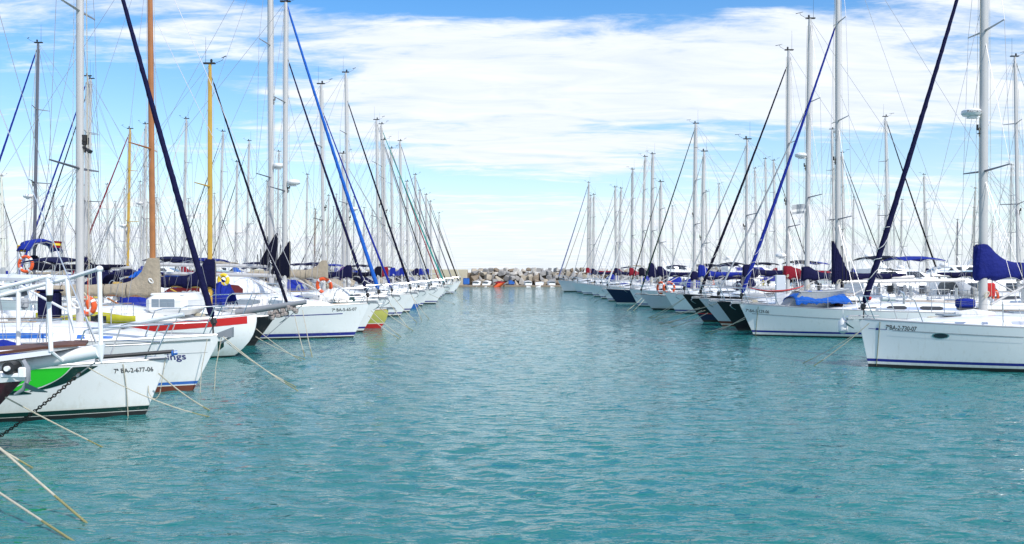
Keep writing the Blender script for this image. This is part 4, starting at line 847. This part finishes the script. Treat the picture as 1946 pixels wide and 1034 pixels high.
rows = [
 ('white yacht with white mast just right of the thick near mast, left back row', 160, 145, 48, -1, dict(stay=ROYAL, sr=.09, boomc=NAVY, bhump=.9)),
 ('white yacht with grey radar and masthead vane right of the thick mast, left back row', 166, 150, 52.3, -1, dict(stay=DNAVY, sr=.06, boomc=DNAVY, bkind='tri', bhump=1.9, radarz=WZ(378, 52.3))),
 ('yacht with slim yellow mast and red furled headsail, left back row', 242, 245, 57, -1, dict(mm=YEM, mr=.11, stay=CRIM, sr=.10, boomc=NAVY, radarz=WZ(432, 57), L=10)),
 ('white yacht with radar whose mast stands just left of the orange mast', 272, 236, 61.5, -1, dict(stay=WSAIL, sr=.10, boomc=ROYAL, radarz=WZ(389, 61.5))),
 ('white yacht with crimson boom cover between orange and yellow masts', 349, 226, 66, -1, dict(stay=WSAIL, sr=.09, boomc=CRIM)),
 ('white yacht with leaning mast right of the yellow mast, left back row', 415, 250, 70.5, -1, dict(stay=BLKC, sr=.05, boomc=WSAIL, lean=.03)),
 ('white yacht with short mast and red courtesy flag, left back row', 447, 308, 75, -1, dict(stay=GREYC, sr=.06, boomc=AZURE)),
 ('white yacht with bare boom right of the black furled headsail', 468, 268, 79.5, -1, dict(stay=BLKC, sr=.05, lean=.02)),
 ('white yacht with navy triangular cover left of the twin tall masts', 505, 345, 84, -1, dict(stay=None, boomc=NAVY, bkind='tri', bhump=2)),
 ('white yacht whose mast shows just left of the tallest left mast', 526, 288, 88.5, -1, dict(stay=WSAIL, sr=.08, boomc=CRIM)),
 ('white yacht with single mast alone right of the twin tall masts', 581, 332, 94, -1, dict(stay=WSAIL, sr=.06, boomc=NAVY)),
 ('two tone yacht with brown mast in the left back row', 597, 398, 99, -1, dict(mm=mat('brown_mast', (.22, .15, .10), .5), stay=None, boomc=BEIGE, L=9)),
 ('white yacht with navy triangular cover beside the fourth front mast', 622, 372, 104, -1, dict(stay=DNAVY, boomc=NAVY, bkind='tri', bhump=2, sr=.07)),
 ('white yacht with dark stay in the far part of the left back row', 650, 380, 110, -1, dict(stay=BLKC, boomc=None, sr=.07)),
 ('white yacht with pale cover in the far part of the left back row', 690, 395, 117, -1, dict(stay=WSAIL, boomc=WSAIL, sr=.06)),
 ('last white yacht of the left back row before the wall', 706, 400, 125, -1, dict(stay=DMAST, boomc=ROYAL, sr=.07)),
 # right back row
 ('white yacht with tall mast and purple grey stay at the right edge', 1936, 108, 42, 1, dict(stay=LGREY, sr=.06, boomc=NAVY, spr=(.38, .72), radarz=None)),
 ('white yacht with black furled headsail right of the navy one, right back row', 1688, 222, 63, 1, dict(stay=BLKC, sr=.10, boomc=DNAVY, bhump=.3)),
 ('white yacht with radar dome near its masthead, right back row', 1586, 246, 68.5, 1, dict(stay=GREYC, sr=.05, boomc=NAVY, radarz=WZ(252, 68.5))),
 ('white yacht with mast showing right of the second tall right mast', 1604, 290, 73, 1, dict(stay=BLKC, sr=.07, boomc=DNAVY, bhump=.3)),
 ('white yacht with thin mast and dark stay left of the flag mast', 1474, 305, 88, 1, dict(stay=BLKC, sr=.07, boomc=CRIM)),
 ('white yacht with second thin mast left of the flag mast', 1458, 302, 92.5, 1, dict(stay=None, boomc=NAVY)),
 ('white yacht with white furled headsail crossing the thin masts', 1438, 320, 97, 1, dict(stay=WSAIL, sr=.09, boomc=NAVY)),
 ('white yacht with thin mast in the middle of the right back row', 1369, 350, 112, 1, dict(stay=GREYC, sr=.05, boomc=NAVY)),
 ('white yacht with thin mast beside the yellow flag', 1344, 363, 118, 1, dict(stay=None, boomc=WSAIL)),
 ('white yacht with short mast at the far end of the right back row', 1280, 392, 132, 1, dict(stay=WSAIL, sr=.05, boomc=NAVY)),
 # third rows
 ('yacht with tan mast at the far left edge', 6, 335, 80, 1, dict(mm=CREAM, stay=None, boomc=GREYC)),
 ('white yacht with short mast between the two leaning stays at left', 121, 393, 92, 1, dict(stay=DNAVY, sr=.04, boomc=BEIGE)),
 ('white yacht with mast and radar seen against the sky right of the navy stay', 1712, 380, 108, -1, dict(stay=GREYC, sr=.05, boomc=NAVY)),
 ('white yacht with leaning mast above the motor yachts at right', 1762, 332, 101, -1, dict(stay=GREYC, sr=.05, boomc=NAVY, lean=-.03)),
 ('white yacht with pole like purple mast above the motor yachts', 1818, 418, 118, -1, dict(stay=None, boomc=NAVY, mm=DMAST)),
 ('white yacht with bare mast left of the great right mast', 1849, 395, 110, -1, dict(stay=None, boomc=BEIGE)),
]
for lab, px, ty, D, d, kw in rows: backboat(lab, px, ty, D, d, **kw)
# ------------------------------------------------------------------ RIGHT, front row
q1, G1, mq1, mo_1 = yacht('white yacht with registration 7a BA-2-730-07 and oval portlight, nearest on the right', 1632, 23.1, -1, L=12.0, B=3.9, fb=1.3, fm=1.1, rake=.27, near=1, mpx=1868, ztop=13.6, mr=.13, bounds=(.09, .16, .235), cols=[ANTIF, ANTIF, WHITE, BLUEP, WHITE],
    stay=NAVY, sr=.115, staytop=.93, staybx=5.85, lash=True, boomc=ROYAL if False else mat('bright_navy_canvas', (.009, .016, .15), .75, var=.25, scale=6, bump=.6, bscale=10), bhump=.50, bthick=.36, radarz=WZ(222, 23.1), rtxt='Raymarine', spr=(.325, .64), roofh=.30, rooff=2.5, rooflen=.5, wins=(), rstripe=mat('pale_blue_grey_stripe', (.2, .25, .36), .4), lean=.004, boomz=WZ(527, 23.1), sweep=.05, bl=4.6)
e1 = lambda px, D=22.6: xl(px, D, q1, -1)
G1.text(q1, '7ªBA-2-730-07', e1(1687), G1.sheer(e1(1687))-.22, .17, 1, TXT, width=.66)
G1.strip(q1, 'cove_line', GREYC, e1(1946, 21.5), e1(1698), lambda x: G1.sheer(x)-.25, lambda x: G1.sheer(x)-.225, 1)
G1.strip(q1, 'lower_pin_line', LGREY, e1(1946, 21.5), e1(1690), lambda x: G1.sheer(x)-.40, lambda x: G1.sheer(x)-.39, 1)
G1.strip(q1, 'cove_mark', BLUEP, e1(1690), e1(1662), lambda x: G1.sheer(x)-.235, lambda x: G1.sheer(x)-.222, 1)
G1.strip(q1, 'cove_mark', BLUEP, e1(1677), e1(1673), lambda x: G1.sheer(x)-.26, lambda x: G1.sheer(x)-.20, 1)
xp = e1(1808, 21.6); zp = WZ(642, 21.5)
for rr_, mm_, nm, of in ((1.0, STEEL, 'portlight_frame', .006), (.82, GLASS, 'portlight', .010)):
    m = MB(); A = []
    for i in range(21):
        a = math.pi*i/20; x_ = xp+.19*rr_*math.cos(a); hh = .075*rr_*math.sin(a)+.001
        A.append([(x_, G1.y(x_, zp+k*hh)+of, zp+k*hh) for k in (-1, -.4, .4, 1)])
    m.loft(A, closed=False, cap=False); m.build(nm, mm_, q1)
m = MB(); x_ = e1(1678); m.tube([(x_, G1.y(x_, z_)+.012, z_) for z_ in (1.25, .9, .6, .3, .05)], .008, 5); m.build('stern_line', WROPE, q1)
coachroof_blue = G1
mooring((WX(1640, 23.1), 22.7, 1.22), wl(1547, 695), 'outer mooring rope from the nearest right yacht', .012, .05)
mooring((WX(1628, 23.1), 23.1, .92), wl(1526, 690), 'inner darker mooring rope from the nearest right yacht', .010, .04)
m = MB(); m.tube([(0, 0, .12), (0, 0, .0), (0, 0, -.25), (0, 0, -.32)], [.04, .13, .13, .05], 12); m.tube([(0, 0, .1), (.0, 0, .45)], .01, 4); o = m.build('fender', WHITEP); o.location = (WX(1602, 23.6), 23.6, WZ(612, 23.6)); tag(o, 'short white fender hanging by the anchor of the nearest right yacht', 'fender')
q2, G2, mq2, mo_2 = yacht('long white yacht with blue tarpaulin and red hammock, second on the right', 1405, 34.4, -1, L=13.6, B=4.0, fb=1.30, fm=1.0, rake=.60, near=1, mpx=1592, ztop=16.8, mr=.12, bounds=(.06, .15, .23), cols=[ANTIF, ANTIF, WHITE, BLUEP, WHITE],
    stay=ROYAL, sr=.11, staytop=.76, lash=True, boomc=NAVY, bkind='tri', bhump=2.0, spr=(.22, .48, .74), roofh=.34, rooff=1.0, rooflen=.48, wins=((.05, .2), (.28, .42), (.5, .62), (.68, .8)), winm=GLASS, rstripe=mat('pale_blue_stripe', (.20, .28, .5), .4), lean=.001, sweep=.1, bl=5.2)
e2 = lambda px, D=34: xl(px, D, q2, -1)
G2.text(q2, '7ª-BA-5-129-06', e2(1421), G2.fb-.42+.10, .17, 1, TXT, width=.82)
G2.strip(q2, 'cove_line', GREYC, e2(1600), e2(1432), lambda x: G2.sheer(x)-.38, lambda x: G2.sheer(x)-.35, 1)
m = MB(); x_ = e2(1441); m.tube([(x_, G2.y(x_, z_)+.012, z_) for z_ in (1.2, .9, .6, .3, .0)], .009, 5); m.build('hanging_line', WROPE, q2)
# items resting on the second right yacht
def tarp(label, px0, px1, D, z0, h, m_, wy=1.0, name='tarpaulin'):
    m = MB(); n = 22; A = []; rr = random.Random(px0)
    for i in range(n+1):
        f = i/n; px = px0+(px1-px0)*f; hh = h*(math.sin(math.pi*min(1, max(0, f*.94+.03)))**.35)*(1+.12*rr.uniform(-1, 1)); dr = .14*rr.random()
        A.append([(WX(px, D)+rr.uniform(-.03, .03), D-wy+a*2*wy, z0+hh*(1-abs(2*a-1)**2.6)+rr.uniform(-.025, .025)-(dr if a in (0, 1) else 0)) for a in (0, .12, .3, .5, .7, .88, 1)])
    m.loft(A, closed=False, cap=False); o = m.build(name, m_); o.modifiers.new('Thickness', 'SOLIDIFY').thickness = .02; return tag(o, label, 'tarpaulin')
dd = dinghy(1552, 34.2, 2.6, 'pale grey dinghy under the blue tarpaulin on the long right yacht', hm=GREYC, z=1.28, rz=0)
tarp('bright blue tarpaulin draped over the dinghy on the long right yacht', 1500, 1603, 34.2, 1.42, .40, AZURE, .85)
m = MB(); rr = random.Random(3); A = []
for i in range(17):
    f = i/16; px = 1423+(1527-1423)*f; z_ = WZ(547-3*f, 33.6)-.42*4*f*(1-f)*.55; wd = .03+.16*math.sin(math.pi*f)
    A.append([(WX(px, 33.6), 33.6+wd*(a-1)*1.2, z_+.07*abs(a-1)*math.sin(math.pi*f)+.01*rr.random()) for a in (0, .5, 1, 1.5, 2)])
m.loft(A, closed=False, cap=False); o = m.build('hammock', RED); o.modifiers.new('Thickness', 'SOLIDIFY').thickness = .02; tag(o, 'red hammock slung above the foredeck of the long right yacht', 'hammock')
m = MB(); m.box((0, 0, .65), (.44, .10, 1.3), bev=.045); o = m.build('gangway_board', LGREY); o.location = (WX(1483, 35.5), 35.5, 1.18); tag(o, 'upright pale grey gangway board standing on deck beside the red cover', 'gangway board')
m = MB(); m.tube([(0, 0, .0), (0, 0, .22), (0, 0, .3)], [.22, .24, .2], 4); m.box((0, 0, .14), (.62, .4, .28), bev=.05); o = m.build('blue_deck_box', ROYAL); o.location = (WX(1789, 28.5), 27.0, WZ(579, 27)-.1); o.scale = (.85, .8, 1); tag(o, 'bright blue canvas box on deck left of the great right mast', 'deck box')
m = MB(); m.tube([(-.27, 0, 0), (-.25, 0, 0), (.25, 0, 0), (.27, 0, 0)], [.10, .145, .145, .10], 14)
for i in range(len(m.m)): pass
m.torus((0, 0, 0), .147, .012, (1, 0, 0), 18, 5, mi=1); o = m.build('liferaft_canister', [WHITEP, MBLUE]); o.location = (WX(1678, 33), 32.6, WZ(566, 32.6)); tag(o, 'white canister with blue band lashed on the rail of the long right yacht', 'liferaft')
m = MB(); m.box((0, 0, .2), (.28, .28, .4), bev=.03); o = m.build('red_jerrycan', RED); o.location = (WX(1893, 24), 24.4, WZ(564, 24.4)); tag(o, 'red fuel can standing behind the blue boom cover', 'fuel can')
for px, py, D, lab in ((1652, 566, 32.7, 'left small red buoy beside the blue banded canister'), (1694, 566, 32.7, 'right small red buoy beside the blue banded canister')):
    m = MB(); m.ell((0, 0, 0), (.09, .09, .11), 10, 7); o = m.build('red_buoy', RED); o.location = (WX(px, D), D, WZ(py, D)); tag(o, lab, 'buoy')
q3, G3, mq3, mo_3 = yacht('black hulled yacht with overhanging bow beside the long white yacht', 1362, 37.4, -1, L=12.5, B=3.6, fb=1.28, rake=.95, near=1, mpx=1533, top=36, mr=.125, cols=[ANTIF, ANTIF, BLACKH], bounds=(.1,), hullc=BLACKH, railm=BLACKH, stay=GREYC, sr=.06, staytop=.72, boomc=NAVY, bhump=.3, bthick=.2, radarz=WZ(300, 37.4), spr=(.36, .70), lean=.012, winm=GLASS)
flag(mo_3, mq3+.10, .14, WZ(406, 37.4), .62, .42, ('grey', 'white', 'grey', 'grey'), 1)
q4, G4, *_ = yacht('pale grey yacht with brick red boot top squeezed between two black hulls', 1328, 40.6, -1, L=12, B=3.4, fb=1.32, rake=1.15, near=1, mpx=1497, top=96, mr=.11, cols=[REDAF, REDAF, CREAM, REDAF, LGREY], bounds=(.07, .12, .24), hullc=LGREY, stay=DNAVY, sr=.10, staytop=.97, boomc=CRIM, bhump=.15, bthick=.38, bl=2.4, radarz=WZ(490, 40.6), spr=(.28, .62), lean=.004, lash=True)
G4.text(q4, 'POLOSA', xl(1340, 40.2, q4, -1), 1.05, .2, 1, WTXT, name='boat_name', width=.75)
q5, G5, *_ = yacht('dark navy yacht with thin red line and long overhanging bow', 1297, 43.8, -1, L=12, B=3.5, fb=1.42, rake=1.1, near=1, mpx=1418, top=265, mr=.085, cols=[ANTIF, ANTIF, NAVYH, RED, BLACKH], bounds=(.12, .42, .47), hullc=BLACKH, railm=BLACKH, stay=GREYC, sr=.05, boomc=NAVY, bhump=.3, spr=(.5,), lean=.006)
yr = [
 ('pale grey yacht with dotted toe rail and two orange life rings', 1216, 57.8, 1319, 235, dict(hullc=LGREY, cols=[ANTIF, ANTIF, LGREY], bounds=(.12,), stay=mat('green_black_canvas', (.008, .03, .022), .8), sr=.075, boomc=NAVY, bhump=.3, rake=.9, L=12.5, B=3.9, near=1, railm=RUBB, mr=.13, fb=1.05, spr=(.40, .66))),
 ('small white yacht behind the overhanging navy bow with anchor hung low', 1262, 53, 1333, 288, dict(stay=GREYC, sr=.05, boomc=ROYAL, L=10, rake=.8, spr=(.33, .7), lean=.02, mr=.11)),
 ('white yacht with slim mast and dark stay left of the life rings', 1196, 63.5, 1254, 346, dict(stay=BLKC, sr=.06, boomc=NAVY, L=9, rake=.7)),
 ('navy yacht with white boot top and twin white stays', 1152, 69.5, 1238, 293, dict(hullc=NAVYH, cols=[ANTIF, WHITE, NAVYH], bounds=(.09,), stay=WSAIL, sr=.10, boomc=NAVY, bhump=.9, L=11.5, near=1, mr=.14, fb=1.2, rake=.9)),
 ('white yacht with anchor low on its stem left of the navy yacht', 1140, 75, 1219, 298, dict(stay=WSAIL, sr=.07, boomc=DNAVY, lean=.03, mr=.11)),
 ('white yacht with grey mast in the far right group', 1128, 82, 1200, 322, dict(stay=GREYC, sr=.06, boomc=CRIM, mm=ALU, mr=.12)),
 ('white yacht with navy boot top and slim leaning mast, far right group', 1115, 89, 1171, 356, dict(stay=GREYC, sr=.05, boomc=NAVY, lean=-.01)),
 ('white yacht with teal shaded dodger in the far right group', 1096, 97, 1175, 358, dict(stay=GREYC, sr=.05, boomc=CRIM, hood=TEALC, lean=.03)),
 ('white yacht with short mast second from the left end of the right row', 1086, 104, 1127, 370, dict(stay=GREYC, sr=.06, boomc=NAVY, L=10)),
 ('white high sided yacht with tan and blue stays at the end of the right row', 1060, 111, 1117, 347, dict(stay=mat('blue_grey_canvas', (.12, .15, .28), .8), sr=.12, boomc=CRIM, L=12, fb=1.5, cols=[ANTIF, ANTIF, LGREY], bounds=(.12,), mr=.13)),
 ('white yacht hidden behind the last one of the right row', 1066, 119, 1121, 372, dict(stay=BEIGE, sr=.08, boomc=AZURE, L=11, mr=.1)),
]
for lab, tp_, D, mp_, ty, kw in yr:
    k = dict(L=11, B=3.5, fb=1.3, rake=.8, mr=.11, lean=.01, hood=random.choice((NAVY, ROYAL, DNAVY, GREYC))); k.update(kw); yacht(lab, tp_, D, -1, mpx=mp_, top=ty, **k)
ring_buoy((WX(1251, 57), 56.0, WZ(547, 56)), (.9, .5, 0), 'orange life ring edge on, left of the two on the pale grey yacht', .36)
ring_buoy((WX(1266, 57), 56.0, WZ(547, 56)), (.1, 1, 0), 'orange life ring facing forward, right of the two on the pale grey yacht', .36)
rl = [((1362, 577), (1293, 607), 37.4), ((1420, 600), (1381, 634), 34.4), ((1416, 606), (1402, 632), 34.4), ((1330, 585), (1298, 604), 40.6), ((1334, 590), (1330, 614), 40.6), ((1340, 590), (1338, 616), 37.4), ((1345, 595), (1355, 622), 37.4), ((1300, 567), (1256, 604), 43.8), ((1302, 566), (1246, 602), 43.8), ((1220, 566), (1192, 590), 57.8), ((1225, 568), (1204, 590), 57.8), ((1160, 555), (1130, 574), 69.5), ((1140, 553), (1120, 570), 75)]
for a, b, D in rl:
    p = Vector((WX(a[0], D), D, WZ(a[1], D))); q = wl(*b); q.y = max(q.y, D-4)
    if q.x > p.x-.6: q.x = p.x-1.2
    mooring(p, q, 'thin pale mooring rope slanting into the water from a right row bow', .011+D*.00008, .05, 'mooring ropes of the right row')
# ------------------------------------------------------------------ motor yachts
def motoryacht(label, x, D, d, L=12, B=4, fb=1.9, tiers=2, accent=GLASS, z_fly=None, arch=True, dome=True):
    root = thing('motor_yacht', label, 'motor yacht', (x, D, 0), 0 if d > 0 else math.pi); H = Hull(L, B, fb, fb*.72, fb*.66, 1.5, srake=-.2)
    H.build(root, [ANTIF, ANTIF, BLUEP, WHITE], (.1, .2), DECK, nt=18, railm=STEEL)
    z = H.sheer(0)-.03; x0, x1, ww, hh = -L*.32, L*.22, B*.38, 1.05
    par = root
    for t in range(tiers):
        m = MB(); rings = [[(a, b*1.0, z), (a, b, z+.25*hh), (a2, b*.93, z+.85*hh), (a3, b*.86, z+hh), (a3, -b*.86, z+hh), (a2, -b*.93, z+.85*hh), (a, -b, z+.25*hh), (a, -b, z)] for a, a2, a3, b in ((x0, x0, x0+.05, ww), (x0+.5, x0+.5, x0+.5, ww*1.02), (x1-1.6, x1-1.9, x1-2.0, ww), (x1, x1-1.15, x1-1.5, ww*.72))]
        m.loft(rings); o = m.build('cabin', WHITE, root)
        for sd in (-1, 1):
            for f0, f1 in ((.08, .42), (.47, .76)):
                xa = x0+(x1-x0)*f0; xb_ = x0+(x1-x0)*f1; p = MB()
                p.loft([[(xa+(.0 if k else .12), sd*(ww*(1.0-.07*(q-.25)/.6)+.025), z+q*hh) for q in (.36, .8)] for k in (0, 1)][:1]+[[(xb_-(.0), sd*(ww*(1.0-.07*(.36-.25)/.6)+.022), z+.36*hh), (xb_-.35, sd*(ww*(1-.07*.55/.6)+.022), z+.8*hh)]], closed=False, cap=False); p.build('window', accent, o)
        p = MB(); p.loft([[(x1-.22+.03, yy*ww*.66, z+.40*hh) for yy in (-1, 0, 1)], [(x1-1.02+.03, yy*ww*.62, z+.82*hh) for yy in (-1, 0, 1)]], closed=False, cap=False); p.build('windscreen', accent, o)
        z += hh; x0 += .6; x1 -= 1.9; ww *= .86; hh = .75
    if arch:
        m = MB()
        for dy_ in (-1, 1): m.loft([[(x0+.2, dy_*ww*.95, z-.1), (x0+.6, dy_*ww*.95, z-.1), (x0+.6, dy_*ww*.90, z-.1), (x0+.2, dy_*ww*.90, z-.1)], [(x0-.4, dy_*ww*.85, z+.6), (x0-.2, dy_*ww*.85, z+.6), (x0-.2, dy_*ww*.80, z+.6), (x0-.4, dy_*ww*.80, z+.6)]])
        m.box((x0-.3, 0, z+.63), (.3, ww*1.7, .08), bev=.03); m.build('radar_arch', WHITE, root)
        m = MB(); m.tube([(x0-.3, .5, z+.6), (x0-.6, .5, z+2.6)], [.015, .006], 5); m.tube([(x0-.3, -.5, z+.6), (x0-.4, -.5, z+1.9)], [.03, .008], 5); m.build('aerial', WHITEP, root)
        if dome: m = MB(); m.ell((x0-.3, 0, z+.76), (.25, .25, .14), 12, 6); m.build('radar_scanner', WHITEP, root)
    pulpit(root, H, 2.5, .7, .016); g = MB()
    for sd in (-1, 1):
        P = [(xx, sd*(H.y(xx, H.sheer(xx))-.08), H.sheer(xx)+.68) for xx in (L/2-2.4, L*.15, 0, -L*.2)]; g.tube(P, .014, 5)
        for p_ in P: g.tube([p_, (p_[0]-.05, p_[1], p_[2]-.68)], .012, 5)
    g.build('side_rail', STEEL, root); return root
motoryacht('white flybridge motor yacht with dark windscreens behind the nearest right yacht', WX(1745, 50), 50, 1, 12, 4, fb=1.35)
motoryacht('white motor yacht with radar arch left of the great right mast', WX(1815, 55), 55, 1, 12, 4, fb=1.5, tiers=1)
motoryacht('white sports cruiser with black side windows at the right edge', WX(1905, 46.5), 46.5, 1, 11, 3.8, fb=1.6, tiers=1)
motoryacht('white motor yacht with navy canvas band beside the gangway board', WX(1450, 78.5), 78.5, 1, 13, 4.2, accent=BLUEP)
0 and motoryacht('white trawler yacht with tall radar frame behind the red covers', WX(1560, 83), 83, 1, 13, 4.2, fb=2.1)
motoryacht('small white motor yacht behind the orange life rings', WX(1305, 104), 104, 1, 12, 4, fb=2.2)
motoryacht('white motor yacht deep in the left marina behind the crimson cover', WX(420, 92), 91.5, -1, 11, 4)
motoryacht('white motor yacht with raised flybridge below the horseshoe buoy', WX(330, 99), 99, 1, 12, 4)
for D, px in ((72, 1900), (86, 1790)): motoryacht('white motor yacht on the outer right pontoon, %s' % {66: 'at the very edge', 72: 'behind the blue boom cover', 79: 'right of the radar arch', 86: 'beyond the flybridge yacht'}[D], WX(px, D), D, -1, 12+D % 3, 4, fb=2.0)
# canvases and loose things on the left boats
tarp('blue and grey canvas tent over the boom of the yellow masted yacht', 322, 395, 29.8, 1.45, .45, GREYC, .8, 'cockpit_tent')
tarp('royal blue canvas cover right of the yellow mast', 405, 440, 30.5, 1.5, .75, ROYAL, .6, 'cockpit_cover')
tarp('azure cover over a cockpit left of the beige mast cover', 250, 292, 33, 2.1, .5, AZURE, .7, 'cockpit_cover')
tarp('azure cover over a cockpit right of the beige mast cover', 310, 352, 34, 2.1, .42, AZURE, .7, 'cockpit_cover')
tarp('off white dinghy cover beneath the orange life ring, left row', 612, 668, 34.6, 1.5, .42, WSAIL, .7, 'dinghy_cover')
ring_buoy((WX(622, 35.6), 35.0, WZ(543, 35)), (.2, 1, .3), 'orange life ring left of its twin above the white dinghy cover', .30)
ring_buoy((WX(437, 31), 30.3, WZ(532, 30.3)), (.2, 1, 0), 'yellow life ring near the burgundy windows', .17, YELL)
m = MB(); m.box((0, 0, .32), (.42, .40, .65), bev=.06); m.box((0, 0, .66), (.46, .44, .05), bev=.02); o = m.build('navy_deck_locker', NAVY); o.location = (WX(72, 19.5), 20.0, WZ(605, 20)); tag(o, 'dark navy locker standing behind the white handrails', 'locker')
# ------------------------------------------------------------------ distant yachts that nothing tells apart
fp = []
for k, (mm_, st, bc) in enumerate(((WMAST, GREYC, NAVY), (ALU, None, None), (WMAST, WSAIL, ROYAL), (ALU, BLKC, DNAVY))):
    p, *_ = yacht('distant white yacht', None, 130, 1, tipx=0, L=11, B=3.5, fb=1.35, mx=1.3, ztop=12.5+k*.6, mm=mm_, mr=.09, stay=st, boomc=bc, group='far', wdeck=False); fp.append(p)
labs = ['distant white yacht with grey stay and navy boom cover in the outer rows', 'distant white yacht with bare boom and bare forestay in the outer rows', 'distant white yacht with white headsail and blue cover in the outer rows', 'distant white yacht with black headsail and dark cover in the outer rows']
used = [0]*4; slots = []
for Xr, d, y0, y1, st in ((-47, 1, 84, 148, 5.4), (-50.5-11, -1, 104, 148, 5.6), (-84, 1, 140, 170, 6), (50, -1, 92, 148, 5.2), (68, 1, 112, 150, 5.6), (92, -1, 150, 175, 6), (-32, -1, 131, 146, 4.4)):
    y_ = y0
    while y_ < y1:
        slots.append((Xr+random.uniform(-1, 1), y_, d)); y_ += st*random.choice((1, 1, 1, 1.0, 2))
busy = [(o.location.x, o.location.y) for o in sc.objects if o.type == 'EMPTY' and o.parent is None and o not in fp]
for X, y_, d in slots:
    if any(abs(X-d*5.5-bx) < 11 and abs(y_-by) < 3.7 for bx, by in busy): continue
    k = random.randrange(4); o = fp[k] if not used[k] else copy_tree(fp[k]); used[k] += 1
    o.location = (X-d*5.5, y_, 0); o.rotation_euler.z = (0 if d > 0 else math.pi)+R(random.uniform(-1.5, 1.5)); o.scale = [random.uniform(.88, 1.12)]*3
    o['label'] = labs[k]; o['group'] = 'far yachts: '+labs[k]; o['category'] = 'sailing yacht'
